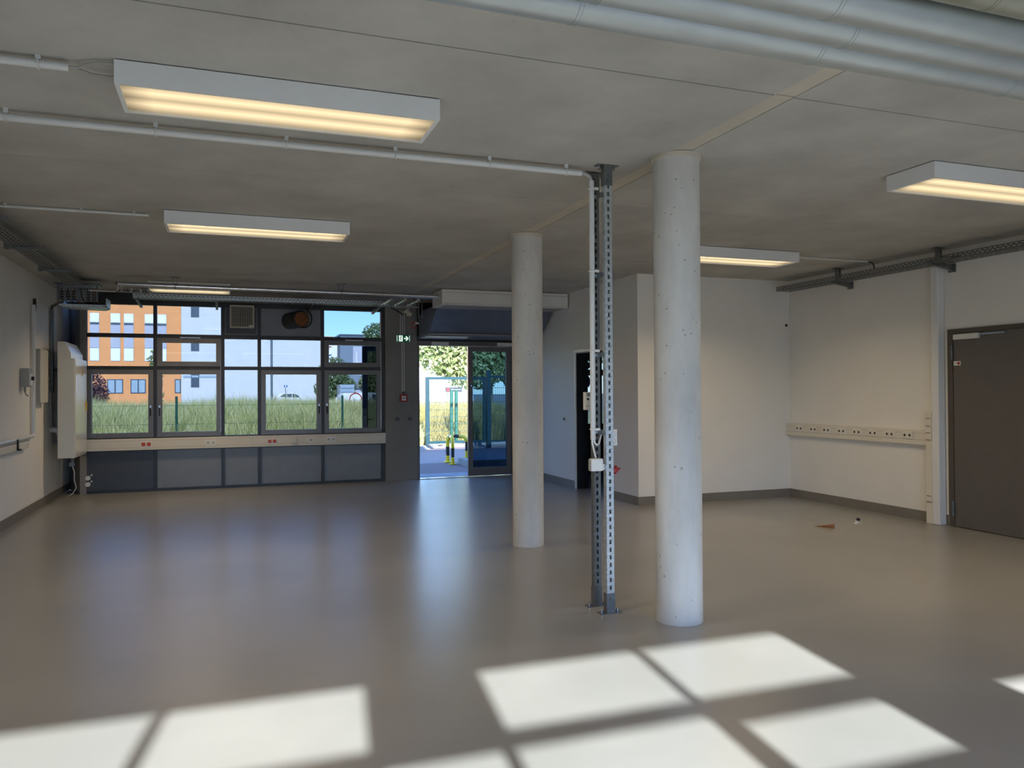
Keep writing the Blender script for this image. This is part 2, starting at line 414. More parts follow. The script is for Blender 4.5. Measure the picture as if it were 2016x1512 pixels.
# ---- facade (front and rear share one layout of five bays, pier and glazed door)
MX = [-2.13, -1.10, -0.062, 0.524, 1.580, 2.632]
def pane(parent, x0, x1, z0, z1, y, m=None):
    m = m or ('glass' if y > 0 else 'glass_clear')
    return G().box(x0 - 0.006, x1 + 0.006, y - 0.006, y + 0.006, z0 - 0.006, z1 + 0.006).build('pane', m, parent)
def facade(y, sgn, front, n0):
    """sgn=-1: the room lies towards -Y of this glazing"""
    ins = y + sgn * 0.045; outs = y - sgn * 0.05
    d = lambda a: y + sgn * a
    for i in range(5):
        x0, x1 = MX[i], MX[i + 1]
        bay = struct('window_%d' % (n0 + i), ((x0 + x1) / 2, y, 0))
        G().box(x0 - 0.028, x0 + 0.028, ins, outs, 0.0, 3.10).build('mullion', 'frame', bay)
        if i == 4: G().box(x1 - 0.028, x1 + 0.040, ins, outs, 0.0, 3.10).build('mullion', 'frame', bay)
        a, b = x0 + 0.028, x1 - 0.028
        for z0, z1 in ((0.0, 0.045), (0.665, 0.695), (0.852, 0.885), (1.985, 2.043), (2.508, 2.572), (3.04, 3.10)):
            G().box(a, b, d(0.04), outs, z0, z1).build('transom', 'frame', bay)
        # parapet panel and strip behind the trunking
        G().box(a, b, d(-0.02), d(0.012), 0.04, 0.67).build('parapet_panel', 'panel_dark' if i == 0 else 'panel_grey', bay)
        G().box(a, b, d(-0.02), d(0.012), 0.69, 0.86).build('parapet_panel', 'panel_dark', bay)
        # top row
        if front and i == 2:
            pass
        elif i == 2 and not front:
            G().box(a, b, d(-0.02), d(0.01), 2.57, 3.045).build('blind_panel', 'panel_dark', bay)
        elif front and i == 3:
            G().box(a, b, d(-0.02), d(0.01), 2.57, 3.045).build('blind_panel', 'panel_grey', bay)
        else: pane(bay, a, b, 2.572, 3.04, y)
        # second row
        if i in (1, 4):
            f = G().frame(a, b, 2.043, 2.508, d(0.062), d(-0.03), 0.078).build('hopper_sash', 'sashgrey', bay)
            pane(f, a + 0.078, b - 0.078, 2.122, 2.43, y)
            G().box((a + b) / 2 - 0.14, (a + b) / 2 + 0.17, d(0.066), d(0.10), 2.505, 2.523).build('stay_rail', 'steel', f)
            G().box((a + b) / 2 + 0.12, (a + b) / 2 + 0.18, d(0.062), d(0.10), 2.462, 2.506).build('stay_block', 'sashgrey', f)
            G().cyl((b - 0.004, d(0.072), 0.95), (b - 0.004, d(0.072), 2.50), 0.007, 8).build('opener_rod', 'steel', f)
        else: pane(bay, a, b, 2.043, 2.508, y)
        # lower row
        if i == 2: pane(bay, a, b, 0.885, 1.985, y)
        else:
            f = G().frame(a, b, 0.885, 1.985, d(0.062), d(-0.03), 0.075).build('casement_sash', 'sashgrey', bay)
            pane(f, a + 0.074, b - 0.074, 0.963, 1.91, y)
            hx = b - 0.04 if i in (0, 3) else a + 0.04
            h = G().box(hx - 0.014, hx + 0.014, d(0.062), d(0.072), 1.29, 1.40).build('handle_plate', 'steel', f)
            G().cyl((hx, d(0.07), 1.35), (hx, d(0.105), 1.35), 0.009, 8).box(hx - 0.011, hx + 0.011, d(0.095), d(0.115), 1.23, 1.36).build('handle', 'black', f)
facade(YF, -1, True, 1)
facade(YB, 1, False, 6)
def facade_solid(y, sgn, name):
    d = lambda a: y + sgn * a
    g = G()
    g.box(XL - 0.2, 8.8, d(0.03), d(-0.25), 3.10, H + 0.1)          # lintel above the glazing
    S(g.build('wall_%s' % name, 'frame'))
    S(G().box(2.672, 3.25, d(0.10), d(-0.2), 0, H + 0.02).build('wall_%s_pier' % name, 'pier'))
facade_solid(YF, -1, 'front'); facade_solid(YB, 1, 'back')
# slanted corner pier at the left end of the front glazing
S(G().prism([(-2.19, 14.08), (-2.10, 14.08), (-2.10, 14.22), (-2.36, 15.0), (XL, 15.0), (XL, 14.96)], 0, H + 0.02, 'z').build('wall_front_corner', 'pier'))
S(G().box(XL - 0.2, -2.158, YB - 0.2, YB + 0.1, 0, H + 0.02).build('wall_back_corner', 'pier'))
S(G().box(5.14, XM + 0.02, YF - 0.05, YF + 0.2, 0, H + 0.02).build('wall_front_jamb', 'pier'))
S(G().box(5.14, XR + 0.2, YB - 0.2, YB + 0.1, 0, H + 0.02).build('wall_back_right', 'wall'))
S(G().box(3.25, 5.14, YF - 0.03, YF + 0.2, 2.53, 3.12).build('wall_front_lintel', 'frame'))
S(G().box(3.25, 5.14, YB - 0.2, YB + 0.05, 2.53, 3.12).build('wall_back_lintel', 'frame'))

# ---- door_1: double glazed door, the left leaf swung outwards
def door_double(y, sgn, nm, open_left):
    d = lambda a: y + sgn * a
    dr = struct(nm, (4.2, y, 0))
    G().box(3.25, 3.308, d(0.05), d(-0.1), 0, 2.53).box(5.09, 5.14, d(0.05), d(-0.1), 0, 2.53).box(3.308, 5.09, d(0.05), d(-0.1), 2.445, 2.53).build('door_frame', 'sashgrey', dr)
    G().box(3.308, 5.09, d(0.045), d(-0.08), 0.0, 0.012).build('threshold', 'steel', dr)
    for x0, x1 in ((3.53, 3.85), (4.80, 5.12)):
        G().box(x0, x1, d(0.05), d(0.10), 2.455, 2.515).build('door_closer', 'white_pl', dr, bevel=0.004)
    def leaf(x0, x1, hs):
        lf = G().frame(x0, x1, 0.02, 2.44, d(0.03), d(-0.03), 0.092, 0.155).build('door_leaf', 'sashgrey', dr)
        G().box(x0 + 0.088, x1 - 0.088, d(-0.005), d(0.005), 0.17, 2.352).build('pane', 'glass_blue' if y > 0 else 'glass_clear', lf)
        G().ring((hs, d(0.05), 1.62), 0.10, 0.011, (1, 0, 0), 12, 6, -math.pi / 2, math.pi / 2).build('door_pull', 'steel', lf)
    leaf(4.236, 5.088, 4.285)
    if not open_left: leaf(3.31, 4.23, 4.18)
    return dr
d1 = door_double(YF, -1, 'door_1', True)
door_double(YB, 1, 'door_4', True)
# the open leaf of door_1, parked outside in front of the last window bay
lf = G().frame(2.33, 3.27, 0.02, 2.44, YF + 0.30, YF + 0.36, 0.092, 0.155).build('open_door_leaf', 'bld_grey', d1)
G().box(2.42, 3.18, YF + 0.325, YF + 0.335, 0.17, 2.352).build('pane', 'glass', lf)
G().box(2.345, 2.405, YF + 0.285, YF + 0.30, 0.93, 1.17).cyl((2.375, YF + 0.26, 1.10), (2.375, YF + 0.30, 1.10), 0.012, 8).box(2.375, 2.50, YF + 0.25, YF + 0.27, 1.09, 1.11).build('lever_handle', 'steel', lf)
G().disc((2.375, YF + 0.284, 0.99), 0.02, (0, -1, 0), 0.004, 12).build('lock_cylinder', 'white_pl', lf)
# ---- door_2: grey steel door in the right wall
d2 = struct('door_2', (XR, 6.3, 0))
G().box(XR - 0.025, XR + 0.1, DY1 - 0.035, DY1 + 0.03, 0, DZ + 0.02).box(XR - 0.025, XR + 0.1, DY0 - 0.03, DY0 + 0.035, 0, DZ + 0.02).box(XR - 0.025, XR + 0.1, DY0 + 0.035, DY1 - 0.035, DZ - 0.03, DZ + 0.02).build('door_frame', 'door_frame', d2)
dl = G().box(XR - 0.015, XR + 0.045, DY0 + 0.037, DY1 - 0.037, 0.008, DZ - 0.033).build('door_leaf', 'door_grey', d2)
G().box(XR - 0.06, XR - 0.016, 6.51, 6.83, 2.165, 2.225).build('door_closer', 'white_pl', dl, bevel=0.004)
G().box(XR - 0.035, XR - 0.02, 6.20, 6.58, 2.20, 2.22).build('closer_arm', 'steel', dl)
for z in (2.02, 0.21):
    G().cyl((XR - 0.032, DY1 - 0.03, z - 0.085), (XR - 0.032, DY1 - 0.03, z + 0.085), 0.014, 10).build('hinge', 'galv_dark', dl)
st = G().box(XR - 0.0185, XR - 0.0155, 6.765, 6.855, 1.868, 1.918).build('door_sticker', 'sign_white', dl)
G().disc((XR - 0.0185, 6.79, 1.893), 0.017, (-1, 0, 0), 0.001, 16).build('sticker_mark', 'red', st)
G().box(XR - 0.0197, XR - 0.0187, 6.815, 6.845, 1.891, 1.895).build('sticker_line', 'black', st)
G().cyl((XR - 0.016, 5.78, 1.08), (XR - 0.07, 5.78, 1.08), 0.012, 8).box(XR - 0.08, XR - 0.06, 5.775, 5.92, 1.068, 1.092).build('lever_handle', 'black', dl)
# ---- door_3: dark doorway in the middle wall
d3 = struct('door_3', (XM, (MY0 + MY1) / 2, 0))
G().box(XM - 0.012, XM + 0.205, MY1 - 0.004, MY1 + 0.03, 0, MZ + 0.035).box(XM - 0.012, XM + 0.205, MY0 - 0.03, MY0 + 0.004, 0, MZ + 0.035).box(XM - 0.012, XM + 0.205, MY0, MY1, MZ - 0.004, MZ + 0.035).build('door_frame', 'white_pl', d3)
G().box(XM + 0.01, XM + 0.21, MY1 - 0.02, MY1 - 0.0045, 0, MZ - 0.02).box(XM + 0.01, XM + 0.21, MY0 + 0.0045, MY0 + 0.02, 0, MZ - 0.02).box(XM + 0.01, XM + 0.21, MY0 + 0.02, MY1 - 0.02, MZ - 0.02, MZ - 0.005).build('door_lining', 'doorblack', d3)
dl3 = G().box(XM + 0.215, XM + 1.20, MY0 - 0.035, MY0 + 0.015, 0.01, MZ - 0.01).build('door_leaf', 'doorblack', d3)
# glazing of the side room beyond that doorway
b11 = struct('window_11', (7.0, YF, 0))
xs = [5.62, 6.60, 6.90, 6.96, 7.40, 8.55]
G().box(5.58, 6.665, YF - 0.05, YF + 0.05, 0, 3.1).build('side_panel', 'doorblack', b11)
G().box(6.80, 7.0, YF - 0.05, YF + 0.05, 0, 3.1).box(7.35, 7.42, YF - 0.05, YF + 0.05, 0, 3.1).build('mullion', 'doorblack', b11)
G().box(6.665, 8.6, YF - 0.05, YF + 0.05, 0, 0.95).box(6.665, 8.6, YF - 0.05, YF + 0.05, 1.90, 2.02).box(6.665, 8.6, YF - 0.05, YF + 0.05, 2.40, 3.1).build('transom', 'doorblack', b11)
for x0, x1 in ((6.665, 6.80), (7.0, 7.35), (7.42, 8.6)):
    for z0, z1 in ((0.95, 1.90), (2.02, 2.40)):
        p = G().box(x0, x1, YF - 0.006, YF + 0.006, z0, z1).build('pane', 'glass', b11)
        if x0 < 6.7:
            for (cx, cz, ang) in (((6.72, 2.30, 0.6), (6.70, 2.08, -0.5)) if z0 > 2 else ((6.71, 1.80, 0.5),)):
                pts = []
                for t in np.linspace(0, math.pi, 9): pts.append((-0.14 + 0.28 * t / math.pi, 0.055 * math.sin(t)))
                for t in np.linspace(math.pi, 0, 9)[1:-1]: pts.append((-0.14 + 0.28 * t / math.pi, -0.055 * math.sin(t)))
                pp = [(min(max(cx + u * math.cos(ang + 1.2) - v * math.sin(ang + 1.2), 6.666), 6.799), min(max(cz + u * math.sin(ang + 1.2) + v * math.cos(ang + 1.2), z0), z1)) for u, v in pts]
                G().prism(pp, YF - 0.010, YF - 0.0065, 'y').build('leaf_print', 'leafblue', p)

# ================================================================== COLUMNS
def column(cx, cy, label):
    t = thing('concrete_column', (cx, cy, 0), label, 'column', 'round concrete columns')
    n = 48; r = 0.161
    G().cyl((cx, cy, 0), (cx, cy, H - 0.012), r, n).build('shaft', 'column', t)
    G().cyl((cx, cy, H - 0.03), (cx, cy, H), r + 0.012, n).build('collar', 'strip', t)
column(2.965, 4.79, 'nearer and larger of the two round concrete columns, by the sunlit floor')
column(2.955, 7.69, 'farther round concrete column, in front of the glass door')

# ================================================================== CEILING LIGHTS
LW, LD, LH = 1.63, 0.435, 0.112
def ceiling_light(x0, y0, label, proto=[None]):
    cx, cy, z0 = x0 + LW / 2, y0 + LD / 2, H - 0.006 - LH
    if proto[0] is None:
        t = thing('ceiling_light', (cx, cy, z0), label, 'ceiling light', 'white box luminaires')
        x1, y1, zt = x0 + LW, y0 + LD, H - 0.006
        g = G()
        g.box(x0, x1, y0, y0 + 0.012, z0, zt).box(x0, x1, y1 - 0.012, y1, z0, zt).box(x0, x0 + 0.012, y0 + 0.012, y1 - 0.012, z0, zt).box(x1 - 0.012, x1, y0 + 0.012, y1 - 0.012, z0, zt)
        g.box(x0 + 0.012, x1 - 0.012, y0 + 0.012, y1 - 0.012, zt - 0.01, zt)
        g.build('housing', 'white_lamp', t)
        G().box(x0 + 0.02, x1 - 0.02, y0 + 0.02, y1 - 0.02, zt, H).build('mounting_plate', 'black', t)
        r = G()
        for a, b, c, d_ in ((x0, x1, y0, y0 + 0.022), (x0, x1, y1 - 0.022, y1), (x0, x0 + 0.022, y0 + 0.022, y1 - 0.022), (x1 - 0.022, x1, y0 + 0.022, y1 - 0.022)):
            r.box(a, b, c, d_, z0 - 0.004, z0)
        r.build('trim_ring', 'white_lamp', t)
        G().box(x0 + 0.02, x1 - 0.02, y0 + 0.02, y1 - 0.02, z0 + 0.010, z0 + 0.016).build('diffuser', 'diffuser', t, loc=(cx, cy, z0 + 0.013))
        ld = bpy.data.lights.new('tube_lamp', 'AREA'); ld.shape = 'RECTANGLE'; ld.size = LW - 0.12; ld.size_y = LD - 0.1
        ld.energy = LAMP_W; ld.color = (1.0, 0.76, 0.46); ld.spread = math.radians(144)
        lo = bpy.data.objects.new('tube_lamp', ld); COL.objects.link(lo); lo.parent = t; lo.location = (0, 0, 0.006)
        for k in (0.22, 0.80):
            G().box(x0 + LW * k - 0.018, x0 + LW * k + 0.018, y0 - 0.002, y0 + 0.012, z0 - 0.008, z0 + 0.004).build('clip', 'white_lamp', t)
        proto[0] = t
        return t
    t = copy_tree(proto[0], None, (cx, cy, z0)); t['label'] = label
    return t
ceiling_light(-0.512, 4.24, 'long white lit ceiling box light nearest on the left, largest in view')
ceiling_light(-0.520, 7.60, 'lit ceiling box light in the middle of the left bay, smaller one')
ceiling_light(4.745, 4.24, 'lit ceiling box light cut by the right edge of the picture')
ceiling_light(4.745, 7.60, 'lit ceiling box light partly hidden behind the nearer concrete column')
lamp5 = ceiling_light(-1.32, 12.45, 'lit ceiling light tucked behind the pipes above the left windows')

lamp5.scale = (0.69, 1, 1)
# ================================================================== CONDUITS ON THE CEILING
def conduit(name, x0, x1, y, r, clips, label, m='conduit', drop=0.022):
    z = H - r - drop
    t = thing(name, ((x0 + x1) / 2, y, z), label, 'conduit')
    G().cyl((x0, y, z), (x1, y, z), r, 14).build('tube', m, t)
    for c in clips:
        G().ring((c, y, z), r + 0.003, 0.005, (1, 0, 0), 16, 5).box(c - 0.012, c + 0.012, y - 0.012, y + 0.012, z + r, H).build('clip', m, t)
    return t
cx2 = conduit('cable_conduit', -2.45, 2.42, 5.19, 0.022, [-2.1, -1.18, -0.40, 0.36, 1.06, 1.72, 2.30], 'long white cable conduit clipped across the ceiling to the slotted posts', drop=0.03)
conduit('cable_conduit', -2.45, -0.72, 4.33, 0.020, [-1.9, -0.85], 'short white conduit leading to the left end of the nearest ceiling light', drop=0.02)
conduit('cable_conduit', -2.45, -0.66, 7.80, 0.012, [-1.78, -1.2, -0.78], 'thin white conduit leading to the farther left ceiling light', drop=0.01)
conduit('cable_conduit', 6.42, 7.62, 7.82, 0.010, [6.5, 6.95, 7.38], 'thin conduit from the right ceiling light to the right cable tray', drop=0.01)
zc = H - 0.04
tag(G().tube([(-0.73, 4.33, zc), (-0.68, 4.33, zc + 0.005), (-0.64, 4.30, zc + 0.015), (-0.58, 4.275, zc + 0.02), (-0.52, 4.27, zc + 0.02)], 0.006, 6)
    .tube([(-0.70, 4.33, zc), (-0.66, 4.345, zc - 0.005), (-0.62, 4.39, zc), (-0.57, 4.41, zc + 0.005), (-0.52, 4.41, zc + 0.01)], 0.006, 6).build('lamp_cable', 'cable_grey'),
    'forked pale cable entering the nearest ceiling light on the left', 'cable')
tag(G().tube([(7.61, 7.82, H - 0.022), (7.69, 7.82, H - 0.03), (7.72, 7.82, H - 0.07), (7.725, 7.82, 3.11)], 0.008, 6).build('tray_cable', 'cable'), 'thin cable dropping from the ceiling conduit into the right cable tray', 'cable')

# ================================================================== ROUND DUCTS (top right)
def duct(cy, zc_, r, x0, x1, rings, label, m='duct'):
    t = thing('ventilation_duct', ((x0 + x1) / 2, cy, zc_), label, 'duct', 'parallel galvanised ducts under the ceiling')
    G().cyl((x0, cy, zc_), (x1, cy, zc_), r, 40).build('pipe', m, t)
    for x in rings:
        G().cyl((x - 0.004, cy, zc_), (x + 0.004, cy, zc_), r + 0.0022, 40).cyl((x + 0.012, cy, zc_), (x + 0.018, cy, zc_), r + 0.0016, 40).build('coupling', m, t)
        G().cyl((x + 0.3, cy, zc_ + r * 0.6), (x + 0.3, cy, H), 0.005, 6).build('hanger', 'galv_dark', t)
duct(2.605, 3.02, 0.0815, -0.9, 7.5, [0.13, 1.19, 2.26, 3.33, 4.4, 5.5, 6.6], 'lowest galvanised round duct in the picture, farthest of the four')
duct(2.437, 3.02, 0.0815, -0.9, 7.5, [1.20, 2.27, 3.34, 4.4, 5.5, 6.6], 'second round duct up from the lowest one at top right')
duct(2.269, 3.02, 0.0815, -0.9, 7.5, [0.98, 2.05, 3.12, 4.2, 5.5, 6.6], 'third round duct up from the lowest one at top right')
duct(2.085, 3.06, 0.083, -0.9, 7.5, [1.5, 2.6, 3.7, 4.8], 'olive tinted round duct in the very top right corner', 'duct_olive')

# ================================================================== SLOTTED POSTS with conduit and boxes
def strut(name, cx, cy, label, m):
    w, d, t_ = 0.058, 0.045, 0.003
    t = thing(name, (cx, cy, 0), label, 'post', 'slotted steel posts between floor and ceiling')
    x0, x1, yf = cx - w / 2, cx + w / 2, cy - d / 2
    g = G()
    g.box(x0, cx - 0.008, yf, yf + t_, 0.10, H - 0.11).box(cx + 0.008, x1, yf, yf + t_, 0.10, H - 0.11)
    z = 0.115; p = 0.0545
    while z < H - 0.13:
        g.box(cx - 0.008, cx + 0.008, yf, yf + t_, z + 0.030, min(z + p, H - 0.11)); z += p
    g.box(x0, x0 + t_, yf + t_, yf + d, 0.10, H - 0.11).box(x1 - t_, x1, yf + t_, yf + d, 0.10, H - 0.11)
    g.box(x0 + t_, x0 + 0.014, yf + d - t_, yf + d, 0.10, H - 0.11).box(x1 - 0.014, x1 - t_, yf + d - t_, yf + d, 0.10, H - 0.11)
    g.build('channel', m, t)
    for k, (z0, z1, zp0, zp1) in enumerate(((0.006, 0.145, 0, 0.006), (H - 0.15, H - 0.006, H - 0.006, H))):
        s = G().box(x0 - 0.004, x1 + 0.004, yf - 0.004, yf, z0, z1).box(x0 - 0.004, x0 - 0.0005, yf, yf + d + 0.004, z0, z1).box(x1 + 0.0005, x1 + 0.004, yf, yf + d + 0.004, z0, z1).build('end_bracket', 'galv_dark', t)
        G().box(cx - 0.082, cx + 0.082, cy - 0.035, cy + 0.035, zp0, zp1).build('base_plate' if k == 0 else 'head_plate', 'galv_dark', s)
        zb = z1 - 0.04 if k == 0 else z0 + 0.04
        G().cyl((cx, yf - 0.012, zb), (cx, yf - 0.004, zb), 0.0095, 6, smooth=False).build('bolt', 'galv_dark', s)
        for sx in (-1, 1):
            zz = (0.006, 0.032) if k == 0 else (H - 0.032, H - 0.006)
            G().cyl((cx + sx * 0.062, cy, zz[0]), (cx + sx * 0.062, cy, zz[1]), 0.006, 6).cyl((cx + sx * 0.062, cy, zz[0]), (cx + sx * 0.062, cy, (zz[0] + zz[1]) / 2), 0.011, 6).build('anchor_bolt', 'steel', s)
    return t
strut('slotted_post', 2.590, 5.12, 'front slotted galvanised post, brighter and nearer of the pair', 'galv')
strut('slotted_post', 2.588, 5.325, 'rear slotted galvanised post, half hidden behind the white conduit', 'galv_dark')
t = thing('cross_bracket_set', (2.59, 5.22, 1.0), 'steel cross brackets tying the two slotted posts together', 'bracket')
for z in (3.02, 2.44, 1.86, 1.30, 1.06):
    G().box(2.548, 2.556, 5.13, 5.32, z - 0.018, z + 0.018).build('flat_bar', 'galv_dark', t)
    G().box(2.505, 2.548, 5.205, 5.225, z - 0.012, z + 0.012).build('cantilever_clip', 'galv', t)
# vertical conduit
t = thing('cable_conduit', (2.502, 5.19, 1.25), 'vertical white conduit fixed beside the two slotted posts', 'conduit')
G().tube([(2.41, 5.19, H - 0.052), (2.455, 5.19, H - 0.054), (2.485, 5.19, H - 0.07), (2.502, 5.19, H - 0.11)], 0.016, 12).build('elbow', 'cable_grey', t)
G().cyl((2.502, 5.19, 1.245), (2.502, 5.19, H - 0.10), 0.0195, 16).build('tube', 'conduit', t)
G().cyl((2.502, 5.19, 2.68), (2.502, 5.19, 2.74), 0.0215, 16).build('sleeve', 'conduit', t)
for z in (3.07, 2.47, 1.89, 1.32):
    G().ring((2.502, 5.19, z), 0.0225, 0.005, (0, 0, 1), 18, 5).box(2.515, 2.548, 5.165, 5.178, z - 0.009, z + 0.009).build('clip', 'white_pl', t)
tag(G().tube([(2.545, 5.245, 3.16), (2.540, 5.25, 2.9), (2.536, 5.25, 2.4), (2.538, 5.25, 1.9), (2.535, 5.25, 1.4), (2.538, 5.25, 1.31)], 0.0065, 6)
    .tube([(2.530, 5.27, 3.17), (2.528, 5.275, 2.6), (2.526, 5.275, 1.9), (2.529, 5.275, 1.33)], 0.005, 6).build('cable_pair', 'cable'), 'two black cables running down between the slotted posts', 'cable')
tag(G().tube([(2.495, 5.19, 1.26), (2.495, 5.19, 1.22), (2.502, 5.18, 1.17), (2.512, 5.165, 1.115)], 0.007, 8).build('drop_cable', 'white_pl'), 'white cable from the vertical conduit down to the small socket box', 'cable')
tag(G().tube([(2.510, 5.19, 1.26), (2.512, 5.19, 1.225), (2.530, 5.19, 1.205), (2.550, 5.195, 1.212), (2.562, 5.20, 1.245), (2.575, 5.20, 1.29)], 0.0075, 8).build('loop_cable', 'white_pl'), 'white cable looping from the conduit up behind the front post', 'cable')
t = thing('socket_box', (2.497, 5.15, 1.02), 'small white surface socket box on the slotted posts', 'socket')
G().box(2.452, 2.545, 5.11, 5.165, 1.022, 1.112).build('body', 'white_pl', t, bevel=0.008)
G().box(2.448, 2.4525, 5.118, 5.158, 1.03, 1.104).build('lid', 'cable_grey', t)
G().box(2.545, 2.56, 5.125, 5.155, 1.03, 1.07).build('gland', 'white_pl', t)
t = thing('double_socket', (2.675, 5.235, 1.19), 'white double socket box on the back of the front post', 'socket')
G().box(2.622, 2.705, 5.20, 5.235, 1.195, 1.315).build('body', 'white_pl', t, bevel=0.004)
G().box(2.600, 2.640, 5.143, 5.20, 1.24, 1.27).build('holder', 'galv_dark', t)
for z in (1.228, 1.283): G().ring((2.668, 5.198, z), 0.021, 0.0035, (0, 1, 0), 20, 5).build('outlet_rim', 'white_pl', t)
t = thing('red_power_socket', (2.675, 5.21, 0.99), 'red three phase socket with flap beside the front post', 'socket')
G().cyl((2.625, 5.19, 1.045), (2.672, 5.175, 1.015), 0.030, 18).build('barrel', 'red', t)
G().prism([(2.662, 0.992), (2.705, 1.035), (2.688, 1.03), (2.672, 1.052), (2.655, 1.03)], 5.15, 5.2, 'y').build('flap', 'red', t)
G().box(2.618, 2.650, 5.185, 5.24, 1.05, 1.105).build('back_box', 'white_pl', t)
G().tube([(2.635, 5.2, 1.10), (2.640, 5.2, 1.14), (2.655, 5.2, 1.10), (2.648, 5.2, 1.075)], 0.005, 6).build('cable', 'conduit', t)
t = thing('control_box', (2.545, 5.355, 1.45), 'small cream control box behind the white vertical conduit', 'control box')
G().box(2.514, 2.60, 5.348, 5.385, 1.456, 1.59).build('body', 'cream', t, bevel=0.004)
for z in (1.562, 1.575): G().box(2.528, 2.56, 5.345, 5.349, z, z + 0.006).build('vent_slot', 'black', t)
G().box(2.530, 2.545, 5.345, 5.349, 1.53, 1.545).build('window', 'black', t)
G().box(2.516, 2.565, 5.345, 5.349, 1.484, 1.488).build('seam', 'cable_grey', t)

# ================================================================== CABLE TRAYS
def slotted(g, fixed, a0, a1, z0, z1, th, axis, pitch=0.06, slot=0.034, rows=2):
    """perforated strip standing in a vertical plane (x or y fixed)"""
    hgt = z1 - z0; rh = 0.011; gaps = (hgt - rows * rh) / (rows + 1)
    def bx(p, q, r_, s_):
        if axis == 'x': g.box(p, q, fixed, fixed + th, r_, s_)
        else: g.box(fixed, fixed + th, p, q, r_, s_)
    z = z0
    for k in range(rows):
        bx(a0, a1, z, z + gaps); z += gaps
        off = pitch / 2 * (k % 2); a = a0; x = a0 + off
        first = x
        if off: bx(a0, a0 + off, z, z + rh)
        while x < a1:
            bx(min(x + slot, a1), min(x + pitch, a1), z, z + rh); x += pitch
        z += rh
    bx(a0, a1, z, z1)
def slot_floor(g, x0, x1, y0, y1, z, th, axis, pitch=0.10):
    n = 4
    if axis == 'x':
        w = (y1 - y0) / (2 * n + 1)
        for k in range(n + 1): g.box(x0, x1, y0 + 2 * k * w, y0 + (2 * k + 1) * w, z, z + th)
        x = x0
        while x < x1: g.box(x, x + pitch * 0.4, y0, y1, z + th * 0.1, z + th * 0.9); x += pitch
    else:
        w = (x1 - x0) / (2 * n + 1)
        for k in range(n + 1): g.box(x0 + 2 * k * w, x0 + (2 * k + 1) * w, y0, y1, z, z + th)
        y = y0
        while y < y1: g.box(x0, x1, y, y + pitch * 0.4, z + th * 0.1, z + th * 0.9); y += pitch
# right tray, running along the right wall
t = thing('cable_tray', (7.73, 7.0, 3.04), 'perforated steel cable tray high along the right wall', 'cable tray')
g = G(); slotted(g, 7.595, 1.5, 9.56, 3.045, 3.105, 0.002, 'y'); g.build('side_rail', 'galv_dark', t)
g = G(); slotted(g, 7.84, 1.5, 9.56, 3.045, 3.105, 0.002, 'y'); g.build('side_rail', 'galv_dark', t)
g = G(); slot_floor(g, 7.597, 7.84, 1.5, 9.56, 3.043, 0.002, 'y'); g.build('tray_floor', 'galv_dark', t)
for y in (2.6, 4.2, 5.4, 6.87, 8.46):
    b = G().prism([(7.60, 3.042), (7.93, 3.042), (7.93, 2.965), (7.88, 2.985), (7.60, 3.025)], y - 0.02, y + 0.02, 'y').build('bracket_arm', 'galv_dark', t)
    G().box(7.93, XR, y - 0.045, y + 0.045, 2.955, 3.05).build('wall_plate', 'galv_dark', b)
    G().box(7.66, 7.80, y - 0.03, y + 0.03, H - 0.012, H).box(7.70, 7.708, y - 0.02, y + 0.02, 3.046, H - 0.012).box(7.755, 7.763, y - 0.02, y + 0.02, 3.046, H - 0.012).build('ceiling_hanger', 'galv_dark', b)
G().tube([(7.70, 1.6, 3.056)] + [(7.70 + 0.02 * math.sin(i), 1.6 + i * 0.4, 3.056 + (0.05 if i in (13,) else 0)) for i in range(1, 20)], 0.008, 6).build('tray_cable', 'cable', t)
# left tray, hung from the ceiling along the left wall
t = thing('cable_tray', (-1.92, 8.0, 3.06), 'dark cable tray hung from the ceiling along the left wall', 'cable tray')
g = G(); slotted(g, -1.84, 2.0, 12.44, 3.065, 3.12, 0.002, 'y'); g.build('side_rail', 'galv_dark', t)
g = G(); slotted(g, -2.02, 2.0, 12.44, 3.065, 3.12, 0.002, 'y'); g.build('side_rail', 'galv_dark', t)
g = G(); slot_floor(g, -2.018, -1.84, 2.0, 12.44, 3.063, 0.002, 'y'); g.build('tray_floor', 'galv_dark', t)
for y in (3.0, 4.7, 6.2, 7.5, 9.0, 10.5, 12.0):
    b = G().box(-2.05, -1.70, y - 0.018, y + 0.018, 3.035, 3.061).build('bracket_arm', 'galv_dark', t)
    G().box(-2.06, -2.025, y - 0.03, y + 0.03, 3.03, H).build('ceiling_post', 'galv_dark', b)
for k in range(5):
    G().tube([(-1.99 + 0.033 * k, 2.0, 3.074), (-1.985 + 0.03 * k, 6, 3.074), (-1.99 + 0.033 * k, 9.5, 3.074), (-1.985 + 0.03 * k, 12.4, 3.074)], 0.009, 6).build('tray_cable', 'cable', t)
